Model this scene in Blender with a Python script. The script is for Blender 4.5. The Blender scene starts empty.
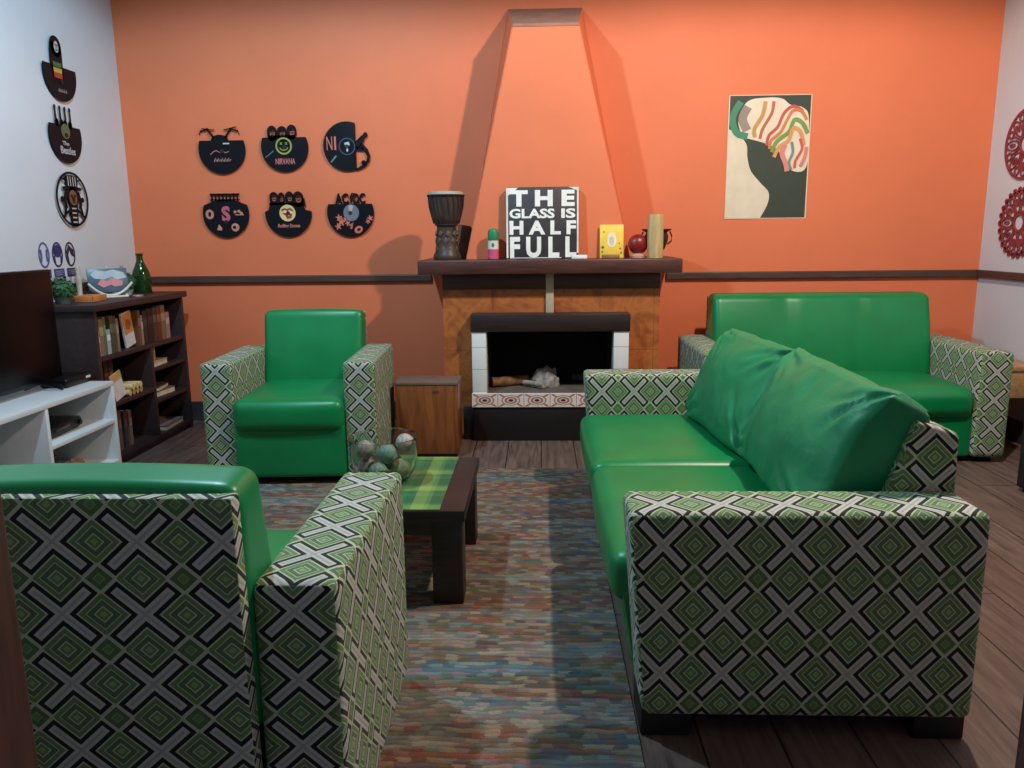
import bpy, bmesh, math, random
from mathutils import Vector, Matrix, noise, Euler
PI = math.pi
R = math.radians
random.seed(7)
scene = bpy.context.scene
COL = scene.collection

# ------------------------------------------------------------------ helpers: objects
def thing(name, label, cat, loc=(0, 0, 0), rz=0.0, group=None, rx=0.0):
    o = bpy.data.objects.new(name, None)
    COL.objects.link(o)
    o.location = loc
    o.rotation_euler = (rx, 0, rz)
    o.empty_display_size = 0.1
    return tag(o, label, cat, group)

def tag(o, label, cat, group=None):
    o['label'] = label
    o['category'] = cat
    if group:
        o['group'] = group
    return o

def obj(name, bm, mat, parent=None, smooth=True, angle=40, label=None):
    bmesh.ops.recalc_face_normals(bm, faces=bm.faces[:])
    me = bpy.data.meshes.new(name)
    bm.to_mesh(me)
    bm.free()
    mats = mat if isinstance(mat, (list, tuple)) else [mat]
    for m in mats:
        me.materials.append(m)
    if smooth:
        me.shade_smooth()
        try:
            me.set_sharp_from_angle(angle=R(angle))
        except Exception:
            pass
    o = bpy.data.objects.new(name, me)
    COL.objects.link(o)
    if parent is not None:
        o.parent = parent
    if label:
        o['label'] = label
    return o

def struct(name, bm, mat, parent=None, smooth=False):
    o = obj(name, bm, mat, parent, smooth)
    o['kind'] = 'structure'
    return o

def dup(root, loc, rz, label, group=None):
    r = root.copy()
    COL.objects.link(r)
    r.location = loc
    r.rotation_euler = (0, 0, rz)
    r['label'] = label
    if group:
        r['group'] = group
    for ch in list(root.children):
        c = ch.copy()
        COL.objects.link(c)
        c.parent = r
        for g in list(ch.children):
            d = g.copy()
            COL.objects.link(d)
            d.parent = c
    return r

# ------------------------------------------------------------------ helpers: shapes
def merge(bm, other, M=None):
    me = bpy.data.meshes.new('tmp')
    other.to_mesh(me)
    other.free()
    if M is not None:
        me.transform(M)
    bm.from_mesh(me)
    bpy.data.meshes.remove(me)
    return bm

def box(x0, x1, y0, y1, z0, z1, r=0.0, seg=2, bm=None, M=None):
    b = bmesh.new()
    bmesh.ops.create_cube(b, size=1.0)
    for v in b.verts:
        v.co = Vector(((x0 + x1) / 2 + v.co.x * (x1 - x0), (y0 + y1) / 2 + v.co.y * (y1 - y0), (z0 + z1) / 2 + v.co.z * (z1 - z0)))
    if r > 0:
        bmesh.ops.bevel(b, geom=b.edges[:], offset=r, segments=seg, profile=0.5, affect='EDGES')
    if bm is None:
        if M is not None:
            b.transform(M)
        return b
    return merge(bm, b, M)

def softbox(x0, x1, y0, y1, z0, z1, r=0.03, n=12, puff=(0, 0, 0), nxyz=None):
    """rounded box on a grid that can bulge (puff, metres) on each axis"""
    b = bmesh.new()
    bmesh.ops.create_cube(b, size=2.0)
    bmesh.ops.subdivide_edges(b, edges=b.edges[:], cuts=n, use_grid_fill=True)
    hx, hy, hz = (x1 - x0) / 2, (y1 - y0) / 2, (z1 - z0) / 2
    c = Vector(((x0 + x1) / 2, (y0 + y1) / 2, (z0 + z1) / 2))
    H = (hx, hy, hz)
    for v in b.verts:
        p = [math.copysign(abs(math.sin(t * PI / 2)) ** 0.8, t) if abs(t) < 0.9999 else math.copysign(1, t) for t in v.co]
        q = Vector([p[i] * H[i] for i in range(3)])
        inn = Vector([max(-(H[i] - r), min(H[i] - r, q[i])) for i in range(3)])
        d = q - inn
        if d.length > 1e-9:
            q = inn + d.normalized() * r
        for i in range(3):
            if puff[i]:
                j, k = (i + 1) % 3, (i + 2) % 3
                w = max(0, 1 - (q[j] / H[j]) ** 2) * max(0, 1 - (q[k] / H[k]) ** 2)
                q[i] += math.copysign(puff[i] * w, q[i]) * min(1, abs(q[i]) / H[i])
        v.co = c + q
    return b

def cyl(r0, r1, z0, z1, seg=24, bm=None, M=None, caps=True):
    b = bmesh.new()
    bmesh.ops.create_cone(b, cap_ends=caps, segments=seg, radius1=r0, radius2=r1, depth=z1 - z0)
    bmesh.ops.translate(b, verts=b.verts[:], vec=(0, 0, (z0 + z1) / 2))
    if bm is None:
        if M is not None:
            b.transform(M)
        return b
    return merge(bm, b, M)

def lathe(prof, seg=32, closed=False):
    b = bmesh.new()
    rings = []
    for (r, z) in prof:
        if r < 1e-6:
            rings.append([b.verts.new((0, 0, z))])
        else:
            rings.append([b.verts.new((r * math.cos(2 * PI * i / seg), r * math.sin(2 * PI * i / seg), z)) for i in range(seg)])
    pairs = list(zip(rings, rings[1:]))
    if closed:
        pairs.append((rings[-1], rings[0]))
    for A, C in pairs:
        for i in range(seg):
            j = (i + 1) % seg
            if len(A) == 1 and len(C) == 1:
                continue
            if len(A) == 1:
                b.faces.new((A[0], C[i], C[j]))
            elif len(C) == 1:
                b.faces.new((A[i], A[j], C[0]))
            else:
                b.faces.new((A[i], A[j], C[j], C[i]))
    return b

def tube(pts, rad, seg=10, bm=None, closed=False):
    b = bmesh.new() if bm is None else bm
    P = [Vector(p) for p in pts]
    rings = []
    n = len(P)
    for i, p in enumerate(P):
        if closed:
            t = (P[(i + 1) % n] - P[i - 1]).normalized()
        else:
            t = (P[min(n - 1, i + 1)] - P[max(0, i - 1)]).normalized()
        a = t.cross(Vector((0, 0, 1)))
        if a.length < 1e-3:
            a = t.cross(Vector((0, 1, 0)))
        a.normalize()
        c = t.cross(a).normalized()
        rr = rad[i] if isinstance(rad, (list, tuple)) else rad
        rings.append([b.verts.new(p + (a * math.cos(2 * PI * k / seg) + c * math.sin(2 * PI * k / seg)) * rr) for k in range(seg)])
    m = n if closed else n - 1
    for i in range(m):
        A, C = rings[i], rings[(i + 1) % n]
        for k in range(seg):
            b.faces.new((A[k], A[(k + 1) % seg], C[(k + 1) % seg], C[k]))
    if not closed:
        b.faces.new(rings[0][::-1])
        b.faces.new(rings[-1])
    return b

def plate(pts, y0, y1, bm=None):
    """flat outline in the (x, z) plane, given thickness along y"""
    b = bmesh.new() if bm is None else bm
    A = [b.verts.new((x, y0, z)) for x, z in pts]
    C = [b.verts.new((x, y1, z)) for x, z in pts]
    n = len(pts)
    b.faces.new(A)
    b.faces.new(C[::-1])
    for i in range(n):
        j = (i + 1) % n
        b.faces.new((A[j], A[i], C[i], C[j]))
    return b

def ringplate(outer, inner, y0, y1, bm=None):
    b = bmesh.new() if bm is None else bm
    n = len(outer)
    L = [[b.verts.new((x, y, z)) for x, z in ps] for ps in (outer, inner) for y in (y0, y1)]
    o0, o1, i0, i1 = L
    for i in range(n):
        j = (i + 1) % n
        b.faces.new((o0[i], o0[j], i0[j], i0[i]))
        b.faces.new((o1[j], o1[i], i1[i], i1[j]))
        b.faces.new((o0[j], o0[i], o1[i], o1[j]))
        b.faces.new((i0[i], i0[j], i1[j], i1[i]))
    return b

def ell(cx, cz, rx, rz, n=20, a0=0, a1=360, rot=0):
    out = []
    full = abs(a1 - a0 - 360) < 1e-6
    for i in range(n):
        a = R(a0 + (a1 - a0) * i / (n if full else n - 1))
        x, z = rx * math.cos(a), rz * math.sin(a)
        out.append((cx + x * math.cos(rot) - z * math.sin(rot), cz + x * math.sin(rot) + z * math.cos(rot)))
    return out

def stroke(pts, w, y0, y1, bm=None):
    """polyline of width w in the (x, z) plane"""
    b = bmesh.new() if bm is None else bm
    n = len(pts)
    L, Q = [], []
    for i, (x, z) in enumerate(pts):
        x0, z0 = pts[max(0, i - 1)]
        x1, z1 = pts[min(n - 1, i + 1)]
        dx, dz = x1 - x0, z1 - z0
        l = math.hypot(dx, dz) or 1
        ww = w[i] if isinstance(w, (list, tuple)) else w
        nx, nz = -dz / l * ww / 2, dx / l * ww / 2
        L.append((x + nx, z + nz))
        Q.append((x - nx, z - nz))
    return plate(L + Q[::-1], y0, y1, b)

def lettering(text, w, h, depth, cx=0, cz=0, bold=0.03, y=0, shear=0, bm=None, keep=False):
    cu = bpy.data.curves.new('t', 'FONT')
    cu.body = text
    cu.size = 1
    cu.offset = bold
    cu.shear = shear
    cu.extrude = 0.5
    cu.resolution_u = 3
    o = bpy.data.objects.new('t', cu)
    COL.objects.link(o)
    dg = bpy.context.evaluated_depsgraph_get()
    me = bpy.data.meshes.new_from_object(o.evaluated_get(dg))
    bpy.data.objects.remove(o)
    bpy.data.curves.remove(cu)
    xs = [v.co.x for v in me.vertices]
    ys = [v.co.y for v in me.vertices]
    x0, x1, y0, y1 = min(xs), max(xs), min(ys), max(ys)
    sx, sz = w / (x1 - x0), h / (y1 - y0)
    for v in me.vertices:
        v.co = Vector(((v.co.x - (x0 + x1) / 2) * sx + cx, y - v.co.z * depth, (v.co.y - (y0 + y1) / 2) * sz + cz))
    b = bmesh.new() if bm is None else bm
    b.from_mesh(me)
    bpy.data.meshes.remove(me)
    return b

def unfold_uv(bm, P, xc=0, y0=0, z1=1, zc=0, x0=0, x1=0, y1=0):
    """fabric coordinates in repeats; the cloth runs from the front over the top and down the sides"""
    bmesh.ops.recalc_face_normals(bm, faces=bm.faces[:])
    uv = bm.loops.layers.uv.verify()
    for f in bm.faces:
        n = f.normal
        ax, ay, az = abs(n.x), abs(n.y), abs(n.z)
        for l in f.loops:
            c = l.vert.co
            if az >= ax and az >= ay:
                u, v = c.x, z1 + (c.y - y0)
            elif ay >= ax:
                u = c.x
                v = c.z if n.y < 0 else z1 + (y1 - y0) + (z1 - c.z)
            else:
                v = z1 + (c.y - y0)
                u = x1 + (z1 - c.z) if n.x > 0 else x0 - (z1 - c.z)
            l[uv].uv = ((u - xc) / P, (v - zc) / P)
    return bm

def plain_uv(bm, P, xc, zc, ax=0):
    uv = bm.loops.layers.uv.verify()
    for f in bm.faces:
        for l in f.loops:
            c = l.vert.co
            l[uv].uv = ((c[ax] - xc) / P, (c.z - zc) / P)
    return bm

# ------------------------------------------------------------------ helpers: materials
def lin(c):
    def f(v):
        v /= 255.0
        return v / 12.92 if v <= 0.04045 else ((v + 0.055) / 1.055) ** 2.4
    return (f(c[0]), f(c[1]), f(c[2]), 1)

class NT:
    def __init__(s, name):
        s.m = bpy.data.materials.new(name)
        s.m.use_nodes = True
        s.t = s.m.node_tree
        s.b = s.t.nodes['Principled BSDF']
    def n(s, typ, **kw):
        nd = s.t.nodes.new(typ)
        for k, v in kw.items():
            setattr(nd, k, v)
        return nd
    def link(s, a, b):
        s.t.links.new(a, b)
    def set(s, nd, i, v):
        if hasattr(v, 'is_linked') or isinstance(v, bpy.types.NodeSocket):
            s.t.links.new(v, nd.inputs[i])
        else:
            nd.inputs[i].default_value = v
    def math(s, op, a, b=0.0, c=0.0):
        nd = s.n('ShaderNodeMath', operation=op)
        s.set(nd, 0, a)
        s.set(nd, 1, b)
        s.set(nd, 2, c)
        return nd.outputs[0]
    def mix(s, fac, a, b, blend='MIX'):
        nd = s.n('ShaderNodeMix', data_type='RGBA', blend_type=blend)
        s.set(nd, 0, fac)
        s.set(nd, 6, a)
        s.set(nd, 7, b)
        return nd.outputs[2]
    def ramp(s, fac, stops, interp='LINEAR'):
        nd = s.n('ShaderNodeValToRGB')
        cr = nd.color_ramp
        cr.interpolation = interp
        while len(cr.elements) > 1:
            cr.elements.remove(cr.elements[-1])
        cr.elements[0].position = stops[0][0]
        cr.elements[0].color = stops[0][1]
        for p, c in stops[1:]:
            e = cr.elements.new(p)
            e.color = c
        s.link(fac, nd.inputs[0])
        return nd.outputs[0]
    def coord(s, out='Object'):
        return s.n('ShaderNodeTexCoord').outputs[out]
    def mapping(s, vec, scale=(1, 1, 1), loc=(0, 0, 0), rot=(0, 0, 0)):
        nd = s.n('ShaderNodeMapping')
        s.link(vec, nd.inputs[0])
        nd.inputs[1].default_value = loc
        nd.inputs[2].default_value = rot
        nd.inputs[3].default_value = scale
        return nd.outputs[0]
    def noise(s, vec, scale=5, detail=4, rough=0.5, dist=0.0):
        nd = s.n('ShaderNodeTexNoise')
        s.link(vec, nd.inputs['Vector'])
        nd.inputs['Scale'].default_value = scale
        nd.inputs['Detail'].default_value = detail
        nd.inputs['Roughness'].default_value = rough
        nd.inputs['Distortion'].default_value = dist
        return nd.outputs[0]
    def sep(s, vec):
        nd = s.n('ShaderNodeSeparateXYZ')
        s.link(vec, nd.inputs[0])
        return nd.outputs
    def bump(s, h, strength=0.3, dist=0.01):
        nd = s.n('ShaderNodeBump')
        nd.inputs['Strength'].default_value = strength
        nd.inputs['Distance'].default_value = dist
        s.link(h, nd.inputs['Height'])
        s.link(nd.outputs[0], s.b.inputs['Normal'])
    def base(s, v):
        s.set(s.b, 'Base Color', v)
    def rough(s, v):
        s.set(s.b, 'Roughness', v)

def simple(name, rgb, rough=0.5, metal=0.0, var=0.08, scale=12, bump=0.0, bscale=60, spec=0.5, coat=0.0):
    """one colour with a little wear and grain"""
    t = NT(name)
    co = t.coord()
    f = t.noise(co, scale, 4)
    c = lin(rgb)
    lo = tuple(max(0, x * (1 - var * 2)) for x in c[:3]) + (1,)
    hi = tuple(min(1, x * (1 + var * 2)) for x in c[:3]) + (1,)
    t.base(t.ramp(f, [(0.3, lo), (0.7, hi)]))
    t.rough(rough)
    t.b.inputs['Metallic'].default_value = metal
    t.b.inputs['Specular IOR Level'].default_value = spec
    t.b.inputs['Coat Weight'].default_value = coat
    if bump:
        t.bump(t.noise(co, bscale, 3), bump, 0.004)
    return t.m

def wood(name, dark, light, rough=0.45, axis='X', scale=6, spec=0.5):
    t = NT(name)
    co = t.coord()
    sc = {'X': (1, 9, 9), 'Y': (9, 1, 9), 'Z': (9, 9, 1)}[axis]
    f = t.noise(t.mapping(co, sc), scale, 6, 0.6, 0.6)
    t.base(t.ramp(f, [(0.3, lin(dark)), (0.7, lin(light))]))
    t.rough(rough)
    t.b.inputs['Specular IOR Level'].default_value = spec
    t.bump(f, 0.12, 0.004)
    return t.m

def paint_wall(name, rgb, var=0.05):
    t = NT(name)
    co = t.coord()
    f = t.noise(co, 1.6, 5, 0.6)
    c = lin(rgb)
    t.base(t.ramp(f, [(0.3, tuple(x * (1 - var) for x in c[:3]) + (1,)), (0.7, tuple(min(1, x * (1 + var)) for x in c[:3]) + (1,))]))
    t.rough(0.62)
    t.b.inputs['Specular IOR Level'].default_value = 0.35
    t.bump(t.noise(co, 22, 5, 0.6), 0.12, 0.01)
    return t.m

def fabric_pattern():
    t = NT('upholstery_cross_diamond')
    u, v, _ = t.sep(t.coord('UV'))
    a = t.math('PINGPONG', u, 0.5)
    b = t.math('PINGPONG', v, 0.5)
    s = t.math('MULTIPLY', t.math('ADD', a, b), 0.70711)
    d = t.math('MULTIPLY', t.math('ABSOLUTE', t.math('SUBTRACT', a, b)), 0.70711)
    hi = t.math('MAXIMUM', a, b)
    lo = t.math('MINIMUM', a, b)
    m1 = t.math('ADD', t.math('SUBTRACT', 0.5, hi), lo)
    m2 = t.math('SUBTRACT', 1.0, t.math('ADD', a, b))
    bg = lin((178, 184, 162))
    gl, gm, gd = lin((132, 166, 108)), lin((100, 130, 84)), lin((84, 110, 74))
    line = lin((178, 190, 160))
    c1 = t.ramp(m1, [(0, gl), (0.05, gm), (0.095, line), (0.118, gd), (0.205, line), (0.222, gm), (0.30, line), (0.325, bg)], 'CONSTANT')
    c2 = t.ramp(m2, [(0, gm), (0.06, gl), (0.075, gd), (0.165, line), (0.19, bg)], 'CONSTANT')
    col = t.mix(t.math('LESS_THAN', m2, 0.22), c1, c2)
    blk = t.math('MULTIPLY', t.math('LESS_THAN', d, 0.118), t.math('LESS_THAN', s, 0.54))
    col = t.mix(blk, col, lin((20, 23, 28)))
    bar = t.math('MULTIPLY', t.math('LESS_THAN', d, 0.060), t.math('LESS_THAN', s, 0.484))
    col = t.mix(bar, col, lin((186, 188, 178)))
    core = t.math('MULTIPLY', t.math('LESS_THAN', d, 0.020), t.math('LESS_THAN', s, 0.445))
    col = t.mix(core, col, lin((160, 162, 158)))
    w = t.n('ShaderNodeTexWave', wave_type='BANDS', bands_direction='DIAGONAL')
    t.link(t.mapping(t.coord('UV'), (26, 26, 26)), w.inputs[0])
    w.inputs['Scale'].default_value = 1.0
    col = t.mix(0.12, col, w.outputs[0], 'OVERLAY')
    t.base(col)
    t.rough(0.78)
    t.b.inputs['Specular IOR Level'].default_value = 0.25
    t.b.inputs['Sheen Weight'].default_value = 0.1
    t.bump(w.outputs[1], 0.15, 0.002)
    return t.m

def rug_mat():
    t = NT('rag_rug_weave')
    x, y, _ = t.sep(t.coord())
    yw = t.math('ADD', y, t.math('MULTIPLY', t.math('SUBTRACT', t.noise(t.mapping(t.coord(), (9, 5, 1)), 1.0, 2), 0.5), 0.035))
    row = t.math('FLOOR', t.math('DIVIDE', yw, 0.019))
    wn1 = t.n('ShaderNodeTexWhiteNoise', noise_dimensions='1D')
    t.link(row, wn1.inputs['W'])
    xo = t.math('ADD', t.math('DIVIDE', t.math('ADD', x, t.math('MULTIPLY', t.noise(t.mapping(t.coord(), (70, 120, 1)), 1.0, 2), 0.05)), 0.034), t.math('MULTIPLY', wn1.outputs[0], 13.0))
    cx = t.n('ShaderNodeCombineXYZ')
    t.link(t.math('FLOOR', xo), cx.inputs[0])
    t.link(row, cx.inputs[1])
    wn2 = t.n('ShaderNodeTexWhiteNoise', noise_dimensions='2D')
    t.link(cx.outputs[0], wn2.inputs['Vector'])
    stops = [(0, (92, 82, 76)), (.1, (150, 138, 120)), (.22, (84, 112, 112)), (.32, (144, 74, 76)), (.39, (172, 160, 142)), (.52, (104, 104, 72)), (.6, (70, 96, 124)), (.7, (128, 96, 76)), (.77, (70, 70, 78)), (.84, (124, 146, 144)), (.94, (166, 112, 112))]
    cell = t.ramp(wn2.outputs[0], [(p, lin(c)) for p, c in stops], 'CONSTANT')
    bandc = t.ramp(t.noise(t.mapping(t.coord(), (0.45, 4.2, 1)), 1.6, 2, 0.5), [(0.28, lin((62, 112, 128))), (0.39, lin((158, 150, 138))), (0.46, lin((104, 88, 70))), (0.53, lin((156, 98, 66))), (0.60, lin((84, 104, 84))), (0.70, lin((112, 142, 158)))])
    col = t.mix(0.5, cell, bandc)
    fr = t.math('FRACT', t.math('DIVIDE', yw, 0.019))
    edge = t.math('ABSOLUTE', t.math('SUBTRACT', fr, 0.5))
    grain = t.noise(t.mapping(t.coord(), (1, 1.6, 1)), 160, 3)
    col = t.mix(t.math('MULTIPLY', grain, 0.45), col, lin((60, 52, 48)))
    col = t.mix(t.math('MULTIPLY', t.math('MULTIPLY', t.math('GREATER_THAN', edge, 0.40), grain), 0.5), col, lin((46, 42, 42)))
    t.base(col)
    t.rough(0.95)
    t.b.inputs['Specular IOR Level'].default_value = 0.1
    h = t.math('ADD', t.math('SUBTRACT', 0.5, edge), t.math('MULTIPLY', grain, 0.5))
    t.bump(h, 0.8, 0.008)
    return t.m

def floor_mat():
    t = NT('dark_floor_boards')
    co = t.coord()
    x, y, _ = t.sep(co)
    i = t.math('FLOOR', t.math('DIVIDE', x, 0.19))
    wn = t.n('ShaderNodeTexWhiteNoise', noise_dimensions='1D')
    t.link(i, wn.inputs['W'])
    yo = t.math('ADD', t.math('DIVIDE', y, 1.4), t.math('MULTIPLY', wn.outputs[0], 9))
    j = t.math('FLOOR', yo)
    cx = t.n('ShaderNodeCombineXYZ')
    t.link(i, cx.inputs[0]); t.link(j, cx.inputs[1])
    wn2 = t.n('ShaderNodeTexWhiteNoise', noise_dimensions='2D')
    t.link(cx.outputs[0], wn2.inputs['Vector'])
    g = t.noise(t.mapping(co, (14, 1.2, 1)), 3, 6, 0.6, 0.4)
    c = t.ramp(g, [(0.3, lin((74, 60, 54))), (0.7, lin((128, 106, 96)))])
    c = t.mix(t.math('MULTIPLY', wn2.outputs[0], 0.45), c, lin((86, 68, 62)))
    fx = t.math('FRACT', t.math('DIVIDE', x, 0.19))
    fy = t.math('FRACT', yo)
    gap = t.math('MAXIMUM', t.math('LESS_THAN', fx, 0.03), t.math('LESS_THAN', fy, 0.004))
    c = t.mix(gap, c, lin((30, 24, 22)))
    t.base(c)
    t.rough(t.ramp(g, [(0.2, (0.38,) * 3 + (1,)), (0.8, (0.58,) * 3 + (1,))]))
    t.b.inputs['Specular IOR Level'].default_value = 0.4
    t.bump(t.math('SUBTRACT', g, gap), 0.15, 0.004)
    return t.m

def satin(name, rgb, rough=0.42, wr=0.15, wscale=3.0):
    t = NT(name)
    co = t.coord()
    f = t.noise(co, 5, 4)
    c = lin(rgb)
    t.base(t.ramp(f, [(0.3, tuple(x * .9 for x in c[:3]) + (1,)), (0.7, tuple(x * 1.1 for x in c[:3]) + (1,))]))
    t.rough(rough)
    t.b.inputs['Specular IOR Level'].default_value = 0.5
    h = t.math('ADD', t.noise(co, wscale, 3, 0.5, 0.5), t.math('MULTIPLY', t.noise(co, 260, 2), 0.03))
    t.bump(h, wr, 0.02)
    return t.m

def plaid_mat():
    t = NT('green_plaid_cloth')
    x, y, _ = t.sep(t.coord())
    def stripe(c, p, off):
        f = t.math('FRACT', t.math('ADD', t.math('DIVIDE', c, p), off))
        return t.ramp(f, [(0, lin((30, 92, 62))), (.30, lin((58, 120, 78))), (.42, lin((30, 100, 68))), (.58, lin((126, 158, 80))), (.80, lin((86, 136, 80))), (.88, lin((34, 98, 66)))], 'CONSTANT')
    c = t.mix(0.5, stripe(x, 0.19, 0.36), stripe(y, 0.19, 0.2))
    g = t.noise(t.coord(), 300, 2)
    t.base(t.mix(0.15, c, g, 'OVERLAY'))
    t.rough(0.35)
    t.bump(g, 0.1, 0.001)
    return t.m

def tile_mat():
    """small cream tiles with a red-brown motif"""
    t = NT('painted_border_tile')
    x, z, _ = t.sep(t.coord('UV'))
    fx = t.math('SUBTRACT', t.math('FRACT', x), 0.5)
    fz = t.math('SUBTRACT', z, 0.5)
    ax, az = t.math('ABSOLUTE', fx), t.math('ABSOLUTE', fz)
    r = t.math('SQRT', t.math('ADD', t.math('MULTIPLY', fx, fx), t.math('MULTIPLY', fz, fz)))
    c = t.ramp(r, [(0, lin((70, 40, 44))), (.09, lin((212, 190, 180))), (.16, lin((158, 104, 92))), (.24, lin((222, 208, 198))), (.31, lin((166, 112, 98))), (.36, lin((224, 212, 202)))], 'CONSTANT')
    star = t.math('MULTIPLY', t.math('GREATER_THAN', r, 0.36), t.math('LESS_THAN', t.math('ABSOLUTE', t.math('SUBTRACT', ax, az)), 0.07))
    c = t.mix(star, c, lin((164, 112, 98)))
    e = t.math('MAXIMUM', ax, az)
    c = t.mix(t.math('GREATER_THAN', e, 0.455), c, lin((228, 218, 208)))
    c = t.mix(t.math('GREATER_THAN', ax, 0.488), c, lin((130, 110, 100)))
    t.base(c)
    t.rough(0.3)
    return t.m

def marble_tile(name):
    t = NT(name)
    co = t.coord()
    f = t.noise(co, 7, 7, 0.62, 1.6)
    c = t.ramp(f, [(0.25, lin((118, 62, 34))), (0.45, lin((164, 92, 48))), (0.55, lin((184, 108, 56))), (0.75, lin((138, 74, 40)))])
    x, _, z = t.sep(co)
    gx = t.math('LESS_THAN', t.math('FRACT', t.math('DIVIDE', t.math('ADD', x, 5.066), 0.315)), 0.012)
    gz = t.math('LESS_THAN', t.math('FRACT', t.math('DIVIDE', t.math('ADD', z, 5.05), 0.31)), 0.012)
    c = t.mix(t.math('MULTIPLY', t.math('MAXIMUM', gx, gz), 0.6), c, lin((96, 56, 36)))
    t.base(c)
    t.rough(0.35)
    return t.m

def white_tile():
    t = NT('white_glazed_tile')
    co = t.coord()
    _, _, z = t.sep(co)
    g = t.math('LESS_THAN', t.math('FRACT', t.math('DIVIDE', t.math('ADD', z, 4.9), 0.13)), 0.03)
    t.base(t.mix(g, lin((226, 226, 224)), lin((166, 164, 160))))
    t.rough(0.25)
    return t.m

def glass_mat(name, rgb, rough=0.02, trans=1.0):
    t = NT(name)
    t.base(lin(rgb))
    t.rough(rough)
    t.b.inputs['Transmission Weight'].default_value = trans
    t.b.inputs['IOR'].default_value = 1.45
    return t.m

def drab(name):
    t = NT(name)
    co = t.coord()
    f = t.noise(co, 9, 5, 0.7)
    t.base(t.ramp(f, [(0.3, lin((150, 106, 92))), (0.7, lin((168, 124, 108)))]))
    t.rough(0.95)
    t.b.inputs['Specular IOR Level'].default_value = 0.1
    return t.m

def vinyl_mat():
    t = NT('black_vinyl')
    co = t.coord()
    x, _, z = t.sep(co)
    r = t.math('SQRT', t.math('ADD', t.math('MULTIPLY', x, x), t.math('MULTIPLY', z, z)))
    w = t.math('SINE', t.math('MULTIPLY', r, 2200))
    t.base(lin((20, 20, 26)))
    t.b.inputs['Specular IOR Level'].default_value = .12
    t.rough(0.4)
    t.bump(w, 0.12, 0.0005)
    return t.m

def soot_mat():
    t = NT('sooty_firebrick')
    co = t.coord()
    f = t.noise(co, 6, 6, 0.7)
    b = t.n('ShaderNodeTexBrick')
    t.link(t.mapping(co, (1, 1, 1), rot=(PI / 2, 0, 0)), b.inputs[0])
    b.inputs['Scale'].default_value = 5
    b.inputs['Color1'].default_value = lin((36, 30, 29))
    b.inputs['Color2'].default_value = lin((26, 22, 22))
    b.inputs['Mortar'].default_value = lin((20, 18, 18))
    t.base(t.mix(t.math('MULTIPLY', f, 0.5), b.outputs[0], lin((44, 38, 36))))
    t.rough(0.95)
    return t.m

M = dict(
    frontw=paint_wall('brown_wall_paint', (108, 104, 108)),
    orange=paint_wall('orange_wall_paint', (224, 121, 82)),
    white=paint_wall('white_wall_paint', (203, 206, 213)),
    ceil=wood('ceiling_boards', (104, 86, 74), (132, 110, 96), .6, 'Y', 2),
    floor=floor_mat(), rug=rug_mat(), fabric=fabric_pattern(),
    green=satin('green_leatherette', (0, 124, 68), 0.37, 0.07, 5),
    satin=satin('green_satin_cushion', (0, 124, 78), 0.48, 0.2, 14),
    rail=wood('dark_rail_wood', (64, 44, 38), (86, 62, 52), 0.5),
    baseb=simple('slate_baseboard', (52, 50, 56), 0.5),
    mantel=wood('mantel_wood', (62, 34, 30), (88, 50, 42), 0.4),
    darkw=wood('dark_stained_wood', (34, 24, 23), (52, 37, 34), 0.4),
    shelfw=wood('espresso_shelf_wood', (40, 28, 30), (58, 42, 42), 0.45, 'Y'),
    jamb=wood('door_jamb_wood', (52, 30, 28), (80, 50, 44), 0.5, 'Z'),
    tile=marble_tile('brown_marbled_tile'), wtile=white_tile(), ptile=tile_mat(),
    grout=simple('ledge_grey_brick', (96, 84, 76), 0.85, var=.15), soot=soot_mat(),
    black=simple('matte_black', (22, 20, 22), 0.5), blackpaint=simple('black_hearth_paint', (24, 18, 20), 0.45),
    chimtop=drab('drab_plaster'), vinyl=vinyl_mat(),
    plastic=simple('glossy_black_plastic', (14, 13, 15), 0.3, spec=.3), screen=simple('tv_screen_glass', (8, 7, 9), 0.3, var=.02, spec=.15),
    whitelam=simple('white_laminate', (206, 212, 216), 0.4, var=.02),
    boxwood=wood('varnished_box_wood', (104, 58, 30), (150, 88, 46), 0.28, 'Z', 3), boxtop=simple('worn_box_lid', (112, 92, 84), 0.5),
    glass=glass_mat('clear_glass', (240, 248, 244)), greenglass=glass_mat('green_bottle_glass', (44, 84, 34), 0.08, 0.6),
    plaid=plaid_mat(), silver=simple('brushed_silver', (170, 170, 172), 0.3, 1.0),
)
def C(rgb, rough=0.55, **k):
    key = ('c',) + tuple(rgb) + (rough,)
    if key not in M:
        M[key] = simple('paint_%02x%02x%02x' % tuple(rgb), rgb, rough, **k)
    return M[key]

# ------------------------------------------------------------------ the room
XL, XR, YB, ZC, YF = -2.63, 2.755, 5.05, 3.75, 0.72
struct('floor', box(XL - .1, XR + .1, -0.6, YB + .1, -0.1, 0), M['floor'])
struct('ceiling', box(XL - .1, XR + .1, 0.5, YB + .1, ZC, ZC + .1), M['ceil'])
struct('wall_back', box(XL - .1, XR + .1, YB, YB + .12, 0, ZC), M['orange'])
struct('wall_left', box(XL - .1, XL, 0.5, YB, 0, ZC), M['white'])
struct('wall_right', box(XR, XR + .1, 0.5, YB, 0, ZC), M['white'])
DXL, DXR, DH = -.541, .484, 2.15
wf = box(XL, DXL - .05, YF - .16, YF, 0, ZC)
box(DXR + .05, XR, YF - .16, YF, 0, ZC, bm=wf)
box(DXL - .05, DXR + .05, YF - .16, YF, DH + .05, ZC, bm=wf)
struct('wall_front', wf, M['frontw'])
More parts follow.
